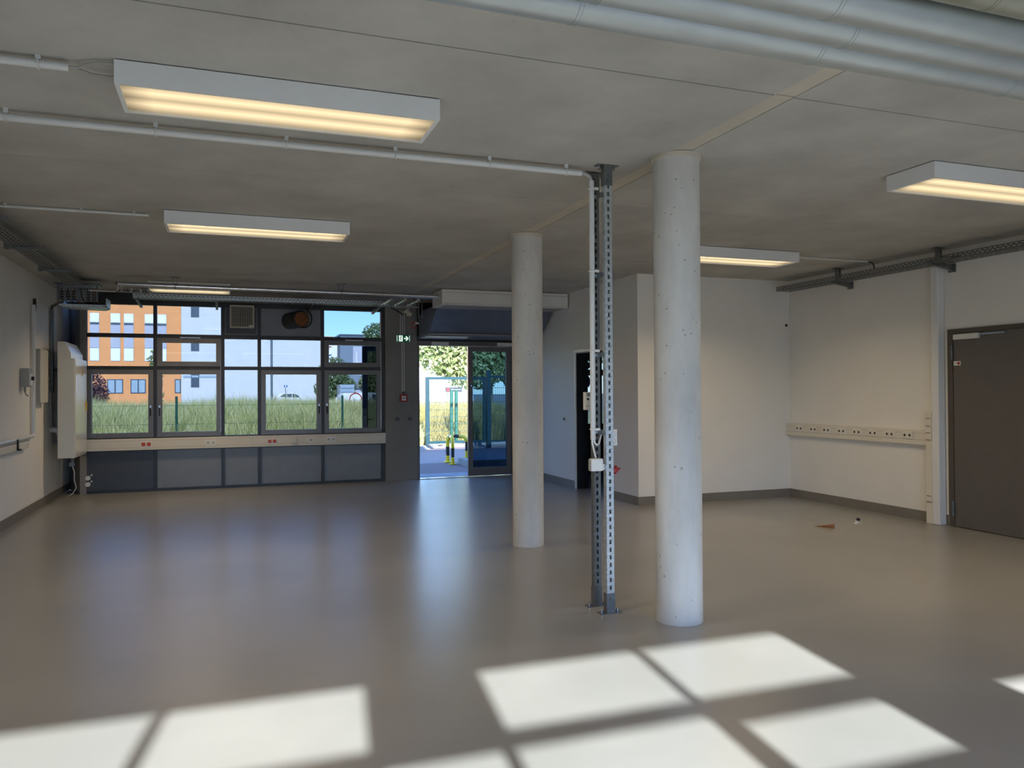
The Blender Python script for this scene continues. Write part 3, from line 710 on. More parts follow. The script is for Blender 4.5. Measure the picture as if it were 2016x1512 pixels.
# drop piece at the left front corner, perforated
t = thing('tray_drop_box', (-1.95, 12.5, 2.8), 'perforated tray drop full of cables in the upper left corner by the window', 'cable tray')
g = G(); y = 12.48
for xa, xb in ((-2.22, -1.965), (-1.965, -1.71)):
    z = 2.90
    for k in range(7):
        g.box(xa + 0.004, xb - 0.004, y, y + 0.003, z, z + 0.013)
        for c in range(4):
            u = xa + 0.008 + c * (xb - xa - 0.03) / 3
            g.box(u - 0.003, u + 0.022, y, y + 0.003, z + 0.013, z + 0.036)
        z += 0.036
    g.box(xa, xa + 0.008, y - 0.02, y + 0.003, 2.895, 3.15)
g.build('perforated_panel', 'galv_dark', t)
G().box(-2.25, -1.70, 12.45, 12.8, 3.135, 3.16).build('top_plate', 'galv_dark', t)
G().box(-2.2, -1.60, 12.46, 12.85, 2.835, 2.855).build('bottom_tray', 'galv', t)
G().box(-1.61, -1.598, 12.46, 12.85, 2.835, 2.95).build('side_rail', 'galv', t)
G().prism([(-2.2, 2.835), (-1.68, 2.835), (-1.60, 2.825), (-1.66, 2.805), (-2.1, 2.815)], 12.46, 12.85, 'y').build('under_shell', 'galv', t)
for k in range(6):
    G().tube([(-2.18 + 0.08 * k, 12.54, 3.1), (-2.17 + 0.08 * k, 12.58, 2.96), (-2.12 + 0.08 * k, 12.6, 2.885), (-1.64, 12.6 + 0.025 * k, 2.88)], 0.011, 6).build('cable', 'rust' if k in (2, 5) else 'cable', t)
# front tray above the windows
t = thing('cable_tray', (0.5, 13.65, 3.08), 'perforated cable tray lit by a lamp above the front windows', 'cable tray')
g = G(); slotted(g, 13.30, -1.35, 2.60, 3.066, 3.135, 0.002, 'x'); g.build('side_rail', 'galv', t)
g = G(); slotted(g, 13.55, -1.35, 2.60, 3.066, 3.135, 0.002, 'x'); g.build('side_rail', 'galv', t)
g = G(); slot_floor(g, -1.35, 2.60, 13.302, 13.55, 3.064, 0.002, 'x'); g.build('tray_floor', 'galv_dark', t)
for x in (-1.30, -0.15, 1.33, 2.45):
    b = G().prism([(13.30, 3.062), (14.10, 3.062), (14.10, 2.99), (14.05, 2.99), (13.30, 3.035)], x - 0.018, x + 0.018, 'x').build('bracket_arm', 'galv_dark', t)
G().tube([(-1.3, 13.42, 3.08), (0, 13.44, 3.08), (1.5, 13.41, 3.08), (2.58, 13.43, 3.09), (2.75, 13.5, 3.02), (2.9, 13.6, 2.95)], 0.012, 6).build('tray_cable', 'cable', t)

# ================================================================== PIPES ABOVE THE WINDOWS
def pipe(pts, r, label, couplers=(), m='galv', name='water_pipe', grp=None):
    c = np.mean(np.array(pts), axis=0)
    t = thing(name, tuple(c), label, 'pipe', grp)
    G().tube(pts, r, 16).build('tube', m, t)
    for p, q in couplers: G().cyl(p, q, r + 0.006, 16).build('coupler', m, t)
    return t
PY = 12.0
p1 = pipe([(-1.40, PY, 3.105), (3.12, PY, 3.09)], 0.034, 'long silver pipe hung below the ceiling above the windows', [((x, PY, 3.10 - 0.0033 * x), (x + 0.012, PY, 3.10 - 0.0033 * x)) for x in (0.33, 1.53, 1.70, 3.02)], 'steel')
for x in (-0.68, 1.62):
    hgr = G().box(x - 0.07, x + 0.07, PY - 0.02, PY + 0.02, H - 0.01, H).box(x - 0.03, x - 0.02, PY - 0.012, PY + 0.012, 3.10, H - 0.01).box(x + 0.02, x + 0.03, PY - 0.012, PY + 0.012, 3.10, H - 0.01).build('ceiling_hanger', 'galv_dark', p1)
    G().ring((x, PY, 3.10), 0.04, 0.006, (1, 0, 0), 18, 5).build('pipe_clip', 'galv_dark', hgr)
p2 = pipe([(-1.45, PY + 0.13, 3.13), (3.10, PY + 0.13, 3.12)], 0.020, 'dark thinner pipe running just behind the silver pipe', m='galv_dark')
p3 = pipe([(-1.78, PY + 0.22, 3.03), (-1.45, PY + 0.22, 3.03), (-1.42, PY + 0.16, 3.06), (-1.40, PY + 0.05, 3.10)], 0.018, 'short silver pipe stub joining the pipes in the left corner', m='steel')
t = thing('valve_row', (-1.25, PY + 0.18, 3.0), 'row of small chrome valves on the pipes above the left window', 'valve')
G().cyl((-1.45, PY + 0.2, 3.03), (-0.99, PY + 0.2, 3.02), 0.020, 12).build('manifold', 'galv_dark', t)
for k, x in enumerate((-1.40, -1.28, -1.16, -1.04)):
    v = G().cyl((x, PY + 0.2, 3.045 - 0.004 * k), (x, PY + 0.2, 3.075 - 0.006 * k), 0.028, 12).build('valve_body', 'steel', t)
    G().cyl((x + 0.015, PY + 0.16, 3.035 - 0.006 * k), (x + 0.05, PY + 0.15, 3.03 - 0.006 * k), 0.014, 10).build('valve_cap', 'steel', v)
for k, x in enumerate((2.40, 2.62, 2.83)):
    pipe([(x, PY + 0.12, 3.035), (x, PY + 0.5, 3.035), (x, 12.85, 3.035)], 0.026, ['leftmost', 'middle', 'rightmost'][k] + ' of three silver pipe stubs left of the white ceiling box', m='steel', name='pipe_stub', grp='pipe stubs under the ceiling')
t = thing('valve_cluster', (3.07, 13.2, 2.75), 'cluster of fittings and a red tap wheel left of the hopper', 'valve')
G().cyl((2.89, 13.35, 3.0), (2.99, 13.35, 2.92), 0.035, 12).cyl((2.93, 13.35, 3.03), (2.93, 13.35, 2.9), 0.02, 10).build('fitting', 'grille', t)
G().cyl((3.03, 13.3, H), (3.03, 13.3, 2.78), 0.014, 8).cyl((3.11, 13.3, H), (3.11, 13.3, 2.86), 0.012, 8).cyl((3.17, 13.3, H), (3.17, 13.3, 2.88), 0.012, 8).build('pipe', 'galv_dark', t)
G().ring((3.02, 13.28, 2.74), 0.045, 0.010, (0.3, 1, 0.2), 16, 6).build('tap_wheel', 'red', t)
G().box(3.04, 3.10, 13.25, 13.3, 2.76, 2.79).build('tag_plate', 'white_pl', t)
t = thing('pipe_support', (2.7, 12.8, 3.0), 'steel rail carrying the pipe stubs above the dark pier', 'bracket')
G().box(2.32, 2.98, 12.78, 12.82, 2.985, 3.008).build('rail', 'galv_dark', t)
G().box(2.50, 2.55, 12.78, 12.82, 3.008, H).build('post', 'galv_dark', t)

# ================================================================== CEILING BOX AND HOPPER ABOVE THE DOOR
t = thing('air_curtain_box', (4.27, 12.34, 2.97), 'long white box under the ceiling above the glass door', 'air curtain')
G().box(3.19, 5.36, 12.04, 12.66, 2.975, H - 0.008).build('casing', 'white_pl', t, bevel=0.012)
G().box(3.20, 5.35, 12.034, 12.04, 3.165, 3.169).build('seam', 'cable_grey', t)
G().box(3.24, 5.31, 12.034, 12.04, 2.995, 2.998).build('seam', 'cable_grey', t)
G().box(3.27, 5.29, 12.10, 12.60, 2.966, 2.975).build('intake_panel', 'cable_grey', t)
t = thing('extract_hopper', (4.3, 13.4, 2.56), 'dark blue sheet metal hopper sloping below the white ceiling box', 'hood')
G().prism([(12.70, 2.975), (13.22, 2.60), (13.98, 2.60), (13.98, 2.975)], 3.27, 5.34, 'x').build('shell', 'hopper', t)
G().box(3.25, 5.34, 13.20, 13.98, 2.555, 2.60).build('bottom_lip', 'hopper', t)
G().box(3.30, 5.30, 13.192, 13.20, 2.592, 2.60).build('bright_edge', 'steel', t)
G().box(3.30, 5.30, 12.72, 13.9, 2.975, 3.05).build('neck', 'hopper', t)

# ================================================================== FAN, ROUND DUCT END, SIGN, CALL POINT
t = thing('square_fan', (0.245, YF - 0.1, 2.68), 'square cream grille fan set in the front glazing', 'fan')
G().box(-0.034, 0.496, YF - 0.02, YF + 0.02, 2.572, 3.04).build('mounting_board', 'panel_dark', t)
G().frame(-0.03, 0.492, 2.58, 3.035, YF - 0.035, YF - 0.02, 0.02).build('mounting_frame', 'sashgrey', t)
G().prism([(0.00, 2.61), (0.045, 2.69), (0.045, 3.04), (0.00, 3.03)], YF - 0.10, YF - 0.02, 'y').build('side_baffle', 'win_dark', t)
G().box(0.06, 0.43, YF - 0.13, YF - 0.02, 2.70, 3.06).build('fan_box', 'black', t)
G().frame(0.05, 0.44, 2.688, 3.07, YF - 0.16, YF - 0.13, 0.022).build('grille_frame', 'grille', t)
for k in range(12):
    x = 0.072 + 0.346 * (k + 0.5) / 12
    G().box(x - 0.003, x + 0.003, YF - 0.155, YF - 0.145, 2.71, 3.048).build('grille_bar', 'grille', t)
for k in range(12):
    z = 2.71 + 0.338 * (k + 0.5) / 12
    G().box(0.072, 0.418, YF - 0.145, YF - 0.138, z - 0.0025, z + 0.0025).build('grille_bar', 'grille', t)
G().box(0.355, 0.415, YF - 0.163, YF - 0.155, 2.712, 2.735).build('name_plate', 'white_pl', t)
t = thing('round_duct_end', (1.15, YF - 0.2, 2.7), 'round duct stub with rusty wooden plug and open clamp ring', 'duct')
c0 = Vector((1.02, YF - 0.02, 2.835)); c1 = Vector((1.19, YF - 0.40, 2.842))
G().cyl(c0, c1, 0.145, 32).build('stub', 'panel_dark', t)
nd = (c1 - c0).normalized()
G().cyl(c1, c1 + nd * 0.012, 0.122, 32).build('plug', 'rust', t)
for k in (-2, -1, 0, 1, 2):
    cc = c1 + nd * 0.013 + Vector((0, 0, 0.038 * k + 0.02)); a = Vector((0.9, 0.4, -0.12)).normalized() * (0.10 if abs(k) < 2 else 0.06)
    G().tube([cc - a, cc + a], 0.004, 5).build('plug_groove', 'wood', t)
G().ring(c1 + Vector((0.03, -0.03, 0.01)), 0.158, 0.012, nd, 24, 6, 0.5, 3.6).build('clamp_ring', 'black', t)
G().ring(c1 + Vector((-0.02, -0.01, -0.02)), 0.152, 0.010, nd, 24, 6, 3.4, 5.6).build('clamp_ring', 'black', t)
yp = YF - 0.10            # pier face
t = thing('exit_sign', (3.0, yp, 2.5), 'green illuminated exit sign with running figure and arrow on the pier', 'exit sign')
ex0, ex1, ez0, ez1 = 2.868, 3.115, 2.498, 2.625
G().box(ex0, ex1, yp - 0.035, yp, ez0, ez1).build('housing', 'sign_green', t)
def flat(poly, name, m, par, yy=yp - 0.0385, th=0.003): return G().prism(poly, yy, yy + th, 'y').build(name, m, par)
q = lambda u, v: (ex0 + u * (ex1 - ex0), ez0 + v * (ez1 - ez0))
flat([q(0.18, 0.08), q(0.46, 0.08), q(0.46, 0.92), q(0.18, 0.92)], 'door_symbol', 'exit_glow', t)
flat([q(0.03, 0.08), q(0.06, 0.08), q(0.06, 0.92), q(0.03, 0.92)], 'edge_strip', 'exit_glow', t)
flat([q(0.95, 0.08), q(0.98, 0.08), q(0.98, 0.92), q(0.95, 0.92)], 'edge_strip', 'exit_glow', t)
flat([q(0.56, 0.42), q(0.74, 0.42), q(0.66, 0.18), q(0.76, 0.18), q(0.90, 0.50), q(0.76, 0.82), q(0.66, 0.82), q(0.74, 0.58), q(0.56, 0.58)], 'arrow', 'exit_glow', t)
hd = Vector((*q(0.35, 0.80), 0))
G().disc((hd.x, yp - 0.0386, hd.y), 0.0085, (0, -1, 0), 0.002, 12).build('figure', 'sign_green', t)
for a, b, w in (((0.33, 0.72), (0.29, 0.45), 0.010), ((0.33, 0.68), (0.41, 0.58), 0.005), ((0.32, 0.68), (0.235, 0.60), 0.005), ((0.235, 0.60), (0.22, 0.48), 0.005),
                ((0.29, 0.46), (0.37, 0.34), 0.006), ((0.37, 0.34), (0.36, 0.16), 0.006), ((0.29, 0.46), (0.27, 0.26), 0.006), ((0.27, 0.26), (0.20, 0.20), 0.006)):
    pa, pb = Vector(q(*a)), Vector(q(*b)); dn = (pb - pa).normalized(); nn = Vector((-dn.y, dn.x)) * w / 2
    G().prism([tuple(pa - nn), tuple(pb - nn), tuple(pb + nn), tuple(pa + nn)], yp - 0.0405, yp - 0.0385, 'y').build('figure', 'sign_green', t)
t = thing('pier_conduit', (3.0, yp - 0.02, 1.5), 'thin grey cable tubes running down the dark pier', 'conduit')
for x in (2.945, 2.985, 3.02): G().cyl((x, yp - 0.012, 2.625), (x, yp - 0.012, 3.06), 0.009, 8).build('tube', 'conduit', t)
for x in (2.975, 3.01): G().cyl((x, yp - 0.012, 1.60), (x, yp - 0.012, 2.498), 0.009, 8).build('tube', 'conduit', t)
for x, z in ((2.975, 1.6), (3.01, 1.6)): G().tube([(x, yp - 0.012, z + 0.02), (2.993, yp - 0.012, z - 0.03), (2.993, yp - 0.012, z - 0.05)], 0.006, 6).build('cable_end', 'cable', t)
G().frame(2.880, 3.118, 1.40, 1.61, yp - 0.012, yp - 0.004, 0.008).build('drop_frame', 'panel_grey', t)
for x in (2.884, 3.110): G().cyl((x, yp - 0.012, 1.27), (x, yp - 0.012, 1.50), 0.009, 8).build('tube', 'panel_grey', t)
t = thing('fire_call_point', (2.995, yp - 0.02, 1.42), 'red fire alarm call point on the dark pier', 'fire alarm')
G().box(2.928, 3.062, yp - 0.05, yp, 1.42, 1.556).build('housing', 'red', t, bevel=0.006)
G().box(2.958, 3.032, yp - 0.053, yp - 0.05, 1.445, 1.522).build('glass_plate', 'sign_white', t)
G().box(2.975, 3.018, yp - 0.055, yp - 0.053, 1.476, 1.494).build('push_mark', 'black', t)
for x, s_ in ((2.884, 'left'), (3.110, 'right')):
    t = thing('wall_switch', (x, yp - 0.01, 1.08), 'small dark square switch low on the pier, ' + s_ + ' one', 'switch', 'switches on the pier')
    G().box(x - 0.037, x + 0.037, yp - 0.022, yp, 1.078, 1.152).build('frame', 'sashgrey', t)
    G().box(x - 0.028, x + 0.028, yp - 0.027, yp - 0.022, 1.087, 1.143).build('rocker', 'panel_dark', t)

# ================================================================== TRUNKING WITH SOCKETS
def outlet_pair(par, x0, x1, y, z0, z1, m, dark, n=2, axis='y'):
    """socket plate on a face; axis y: faces -Y at y, runs in x; axis x: faces -X at y, runs in world y"""
    B = (lambda g, a, b, c, d_, e, f: g.box(a, b, c, d_, e, f)) if axis == 'y' else (lambda g, a, b, c, d_, e, f: g.box(c, d_, a, b, e, f))
    pl_ = B(G(), x0, x1, y - 0.010, y, z0, z1).build('socket', 'white_pl', par)
    w = (x1 - x0) / n
    for k in range(n):
        cx = x0 + w * (k + 0.5); cz = (z0 + z1) / 2; h = w * 0.36
        c = B(G(), cx - h, cx + h, y - 0.014, y - 0.010, cz - h, cz + h).build('insert', m, pl_)
        if dark:
            if axis == 'y': G().disc((cx, y - 0.0142, cz), h * 0.62, (0, -1, 0), 0.001, 16).build('recess', 'cable_grey' if dark == 1 else 'black', pl_)
            else: G().disc((y - 0.0142, cx, cz), h * 0.55, (-1, 0, 0), 0.001, 16).build('recess', 'black', pl_)
t = thing('cable_trunking', (0.27, YF - 0.1, 0.685), 'cream cable trunking with red and white sockets below the front windows', 'cable trunking')
ty = YF - 0.115
G().box(-2.14, 2.672, ty, YF - 0.045, 0.682, 0.868).build('channel', 'cream', t, bevel=0.006)
for z in (0.722, 0.832): G().box(-2.135, 2.668, ty - 0.0015, ty, z, z + 0.003).build('lid_seam', 'cable_grey', t)
for x in (0.40,): G().box(x, x + 0.003, ty - 0.0015, ty, 0.684, 0.866).build('joint', 'cable_grey', t)
outlet_pair(t, -1.310, -1.150, ty, 0.722, 0.826, 'redsocket', 0)
outlet_pair(t, -0.335, -0.172, ty, 0.722, 0.828, 'white_pl', 1)
outlet_pair(t, 0.648, 0.802, ty, 0.722, 0.82, 'redsocket', 0)
G().box(1.018, 1.126, ty - 0.03, ty, 0.735, 0.83).build('connection_box', 'cream', t, bevel=0.006)
outlet_pair(t, 1.318, 1.418, ty, 0.728, 0.826, 'white_pl', 1, 1)
outlet_pair(t, 1.626, 1.793, ty, 0.724, 0.834, 'white_pl', 1)
t = thing('cable_trunking', (XR - 0.04, 8.4, 0.92), 'cream wall trunking with eight double sockets on the right wall', 'cable trunking')
tx = XR - 0.068
G().box(tx, XR, 7.185, YC - 0.005, 0.922, 1.10).build('channel', 'cream', t, bevel=0.006)
for z in (0.982, 1.062): G().box(tx - 0.0015, tx, 7.19, YC - 0.01, z, z + 0.003).build('lid_seam', 'cable_grey', t)
for y in (9.425, 9.13, 8.867, 8.58, 8.30, 8.026, 7.751, 7.473):
    outlet_pair(t, y - 0.075, y + 0.075, tx, 0.992, 1.072, 'cream', 2, 2, 'x')
t = thing('vertical_trunking', (XR - 0.06, 7.09, 0), 'tall vertical trunking from floor to tray beside the grey door', 'cable trunking')
G().box(XR - 0.10, XR, 7.09, 7.185, 0.0, 1.33).build('socket_channel', 'cream', t, bevel=0.005)
G().box(XR - 0.11, XR, 6.985, 7.088, 0.0, 3.04).build('riser_channel', 'white_lamp', t, bevel=0.012)
for z0, z1 in ((1.15, 1.32), (0.985, 1.14), (0.255, 0.335)):
    k = G().box(XR - 0.11, XR - 0.10, 7.095, 7.18, z0, z1).build('socket_plate', 'cream', t)
    for z in (z0 + 0.005, (z0 + z1) / 2 + 0.01) if z1 - z0 > 0.1 else (z0 + 0.002, z1 - 0.01): G().box(XR - 0.112, XR - 0.11, 7.105, 7.17, z, z + 0.008).build('slot', 'wood', k)
t = tag(G().box(XR - 0.02, XR, 6.94, 6.97, 0.13, 2.28).build('door_trim_strip', 'cream'), 'narrow cream strip between the riser and the grey door frame', 'trim')
tag(G().disc((7.90, YC, 2.565), 0.022, (0, -1, 0), 0.004, 20).build('wall_hole_cap', 'black'), 'small black round hole cover high on the recess wall', 'cover')
t = thing('key_switch', (XM, 12.24, 1.08), 'tiny key switch on the middle wall left of the dark doorway', 'switch')
G().box(XM - 0.018, XM, 12.20, 12.275, 1.085, 1.165).build('plate', 'white_pl', t)
G().cyl((XM - 0.03, 12.238, 1.125), (XM - 0.018, 12.238, 1.125), 0.02, 12).build('cylinder', 'black', t)

# ================================================================== FLOOR ITEMS
t = tag(G().add([(6.45, 7.49, 0.0), (6.61, 7.33, 0.0), (6.56, 7.28, 0.0), (6.61, 7.33, 0.042), (6.56, 7.28, 0.042)],
                [(0, 1, 2), (0, 4, 3), (0, 3, 1), (0, 2, 4), (1, 3, 4, 2)]).build('door_wedge', 'wood'), 'brown wooden door wedge lying on the floor at right', 'door wedge')
t = thing('door_stop', (7.06, 7.45, 0), 'small white door stop with black rubber top on the floor', 'door stop')
G().box(7.01, 7.115, 7.43, 7.47, 0, 0.004).build('foot', 'white_pl', t)
G().cyl((7.065, 7.455, 0.004), (7.065, 7.445, 0.04), 0.026, 18).build('cup', 'white_pl', t)
G().cyl((7.065, 7.445, 0.04), (7.072, 7.435, 0.062), 0.025, 18, r1=0.018).build('rubber', 'black', t)

# ================================================================== LEFT WALL ITEMS
XW = XL
t = thing('switch_box', (XW + 0.05, 11.8, 1.68), 'grey switch box with black knob on the left wall', 'switch box')
G().box(XW, XW + 0.10, 11.58, 11.74, 1.69, 1.93).build('housing', 'cable_grey', t, bevel=0.008)
G().box(XW + 0.10, XW + 0.115, 11.60, 11.72, 1.71, 1.86).build('cover', 'white_pl', t)
G().cyl((XW + 0.115, 11.66, 1.80), (XW + 0.145, 11.66, 1.80), 0.025, 10).build('knob', 'black', t)
G().cyl((XW + 0.04, 11.66, 1.69), (XW + 0.04, 11.66, 1.63), 0.016, 8).tube([(XW + 0.04, 11.66, 1.63), (XW + 0.05, 11.68, 1.59), (XW + 0.07, 11.70, 1.575)], 0.010, 6).build('cable_gland', 'cable_grey', t)
t = thing('wall_pipe', (XW + 0.03, 12.15, 1.03), 'glossy white vertical pipe on the left wall turning along it', 'pipe')
G().tube([(XW + 0.035, 12.16, 2.80), (XW + 0.035, 12.16, 1.12), (XW + 0.035, 12.15, 1.06), (XW + 0.035, 12.10, 1.035), (XW + 0.035, 11.2, 1.035), (XW + 0.035, 2.5, 1.035)], 0.025, 16).build('tube', 'gloss_pipe', t)
G().tube([(XW + 0.03, 12.235, 2.72), (XW + 0.03, 12.235, 1.10)], 0.014, 12).build('side_tube', 'gloss_pipe', t)
t = thing('wall_rail', (XW + 0.05, 8.0, 0.92), 'white wall trunking rail low along the left wall with dark clamp', 'cable trunking')
G().box(XW, XW + 0.06, 2.5, 11.80, 0.90, 0.985).build('channel', 'cream', t, bevel=0.01)
G().box(XW + 0.06, XW + 0.075, 11.15, 11.20, 0.915, 1.04).box(XW + 0.06, XW + 0.10, 11.15, 11.20, 0.905, 0.925).build('clamp', 'black', t)
t = thing('slim_wall_box', (XW + 0.06, 12.5, 1.47), 'slim white wall box with glossy door on the left wall', 'wall box')
G().box(XW, XW + 0.075, 12.34, 12.84, 1.475, 2.22).build('case', 'cable_grey', t)
G().box(XW + 0.075, XW + 0.083, 12.345, 12.835, 1.48, 2.215).build('door', 'cabinet', t)
G().box(XW + 0.083, XW + 0.095, 12.79, 12.82, 1.80, 1.84).build('latch', 'cable_grey', t)
t = thing('riser_tube', (XW + 0.03, 13.38, 1.0), 'dark cable riser on the left wall ending in a white elbow', 'conduit')
G().box(XW + 0.002, XW + 0.05, 13.34, 13.42, 1.62, 2.86).build('riser_channel', 'galv_dark', t)
G().tube([(XW + 0.025, 13.38, 2.85), (XW + 0.05, 13.3, 2.90), (XW + 0.26, 12.86, 2.93)], 0.022, 10).build('bend', 'galv_dark', t)
G().box(XW + 0.002, XW + 0.03, 13.355, 13.405, 1.18, 1.62).build('lower_channel', 'cable_grey', t)
G().tube([(XW + 0.015, 13.38, 1.20), (XW + 0.02, 13.39, 1.12)], 0.012, 8).build('tail', 'cable_grey', t)
G().tube([(XW + 0.002, 13.40, 1.06), (XW + 0.06, 13.40, 1.06), (XW + 0.10, 13.40, 1.045), (XW + 0.125, 13.40, 1.0)], 0.042, 14).build('elbow', 'white_pl', t)
G().cyl((XW + 0.125, 13.40, 1.0), (XW + 0.15, 13.40, 0.975), 0.02, 10).build('plug', 'black', t)
# distribution cabinet standing off the wall
t = thing('distribution_cabinet', (-2.2, 13.4, 0.65), 'tall cream distribution cabinet with sloped top and warning sign by the windows', 'cabinet')
cy0, cy1 = 12.92, 13.92
cb = G().box(-2.295, -2.075, cy0, cy1, 0.665, 2.115).build('body', 'cabinet', t, bevel=0.004)
G().prism([(-2.295, 2.115), (-2.125, 2.115), (-2.125, 2.20), (-2.205, 2.355), (-2.295, 2.355)], cy0, cy1, 'y').build('sloped_hood', 'cabinet', t)
dr = G().box(-2.075, -2.066, cy0 + 0.012, cy1 - 0.012, 0.70, 2.10).build('door', 'cabinet', t)
zz = 1.92
G().prism([(13.42, zz - 0.06), (13.56, zz - 0.06), (13.49, zz + 0.07)], -2.066, -2.064, 'x').build('warning_triangle', 'warn', dr)
G().prism([(13.478, zz - 0.045), (13.502, zz - 0.015), (13.486, zz - 0.005), (13.498, zz + 0.035), (13.48, zz + 0.0), (13.492, zz - 0.01)], -2.064, -2.0625, 'x').build('lightning_mark', 'black', dr)
G().box(-2.066, -2.05, cy1 - 0.12, cy1 - 0.09, 1.33, 1.48).build('door_latch', 'warn', dr)
for z in (0.85, 1.95): G().box(XL, -2.295, cy1 - 0.3, cy1 - 0.1, z, z + 0.04).build('mounting_rail', 'galv_dark', t)
G().cyl((-2.2, 13.5, 0.54), (-2.2, 13.5, 0.665), 0.025, 10).box(-2.24, -2.17, 13.47, 13.53, 0.50, 0.56).build('gland_block', 'galv_dark', t)
G().tube([(-2.2, 13.5, 0.5), (-2.19, 13.6, 0.40), (-2.21, 13.7, 0.28), (-2.19, 13.75, 0.15), (-2.24, 13.78, 0.06), (-2.30, 13.8, 0.012)], 0.009, 6).build('loose_cable', 'white_pl', t)
t = thing('capped_pipe', (-2.0, YF - 0.06, 0.1), 'two chrome capped pipe stubs low on the first dark panel', 'pipe')
for z in (0.155, 0.255):
    q_ = G().cyl((-2.08, YF - 0.02, z), (-2.08, YF - 0.075, z), 0.036, 18).build('cap', 'sign_white', t)
    G().cyl((-2.03, YF - 0.02, z + 0.045), (-2.03, YF - 0.045, z + 0.045), 0.014, 10).build('bleed_screw', 'sign_white', t)
t = tag(G().box(XL + 0.0, XL + 0.03, 12.30, 12.36, 2.78, 2.90).cyl((XL + 0.02, 12.33, 2.78), (XL + 0.02, 12.33, 2.72), 0.012, 8).build('cable_tag', 'tyre'), 'dark cable end hanging high on the left wall', 'cable')

# ================================================================== OUTSIDE
S(G().box(-60, 80, YF + 0.22, 19.2, -0.3, -0.015).build('yard_asphalt', 'asphalt'))
S(G().box(2.9, 10.0, 15.06, 17.3, -0.2, -0.010).build('asphalt_patch', 'asphalt_new'))
# paving strip in front of the door: single bricks
pv = S(G().box(2.9, 8.0, YF + 0.22, 15.06, -0.1, -0.03).build('paving_strip', 'soil'))
src = None
for r in range(7):
    for c in range(13):
        x = 3.0 + c * 0.21 + (0.105 if r % 2 else 0); y = YF + 0.225 + r * 0.098
        if src is None: src = G().box(x + 0.003, x + 0.203, y + 0.003, y + 0.093, -0.03, -0.002).build('paving_brick', 'brick_pave', pv); ox, oy = x, y
        else: piece(src, pv, (x - ox, y - oy, random.uniform(-0.002, 0.002)))
# ground: flat asphalt right, rising grass bank behind the kerb
def gz(x, y):
    e = kerb_y(x)
    u = min(max((y - e) / 5.0, 0), 1); u = u * u * (3 - 2 * u)
    dn = min(max((y - 36) / 10.0, 0), 1)
    return 0.06 + 0.50 * u - 0.5 * dn * (u)
def kerb_y(x):
    pts = [(-60, 19.2), (3.5, 19.2), (4.92, 21.0), (5.81, 22.2), (6.66, 22.7), (12, 23.4), (80, 23.4)]
    for (a, b), (c, d_) in zip(pts, pts[1:]):
        if a <= x <= c: return b + (d_ - b) * (x - a) / (c - a)
    return 23.4
S(G().add([(3.4, 19.19, -0.015), (80, 19.19, -0.015), (80, 23.5, -0.015), (12, 23.5, -0.015), (6.66, 22.8, -0.015), (5.81, 22.3, -0.015), (4.92, 21.1, -0.015), (3.5, 19.3, -0.015)], [tuple(range(8))]).build('yard_asphalt_extension', 'asphalt'))
xsg = np.concatenate([np.linspace(-60, -10, 12), np.linspace(-8, 16, 61), np.linspace(20, 80, 10)])
vg, fg = [], []
ny = 24
for x in xsg:
    e = kerb_y(x)
    for j in range(ny): 
        y = e + (48 - e) * (j / (ny - 1)) ** 1.5; vg.append((x, y, gz(x, y)))
for i in range(len(xsg) - 1):
    for j in range(ny - 1): fg.append((i * ny + j, (i + 1) * ny + j, (i + 1) * ny + j + 1, i * ny + j + 1))
S(G().add(vg, fg, True).build('grass_bank', 'soil'))
S(G().box(-200, 250, 48, 400, -0.3, 0.0).build('street_ground', 'farground'))
S(G().box(-200, 250, -300, YB - 0.25, -0.3, -0.02).build('street_ground_back', 'farground'))
S(G().box(-70, 70, -75, -62, -0.02, 5.8).build('street_front_back', 'bld_lilac'))  # added unseen block, keeps the bright rear horizon out of the glass reflections
# kerb stones, one by one
kb = struct('kerb', (5.8, 22.0, 0))
kp = [(-4.0, 19.2), (3.5, 19.2), (4.92, 21.0), (5.81, 22.2), (6.66, 22.7), (12, 23.4)]
for (a, b), (c, d_) in zip(kp, kp[1:]):
    L_ = math.hypot(c - a, d_ - b); n = max(1, round(L_ / 0.9))
    dx, dy = (c - a) / L_, (d_ - b) / L_; nx, ny_ = -dy, dx
    for k in range(n):
        s0, s1 = L_ * k / n + 0.006, L_ * (k + 1) / n - 0.006
        P0 = (a + dx * s0, b + dy * s0); P1 = (a + dx * s1, b + dy * s1); w = 0.12
        G().prism([P0, P1, (P1[0] + nx * w, P1[1] + ny_ * w), (P0[0] + nx * w, P0[1] + ny_ * w)], -0.1, 0.105 + 0.004 * ((k * 7) % 3), 'z').build('kerb_stone', 'kerbstone', kb)
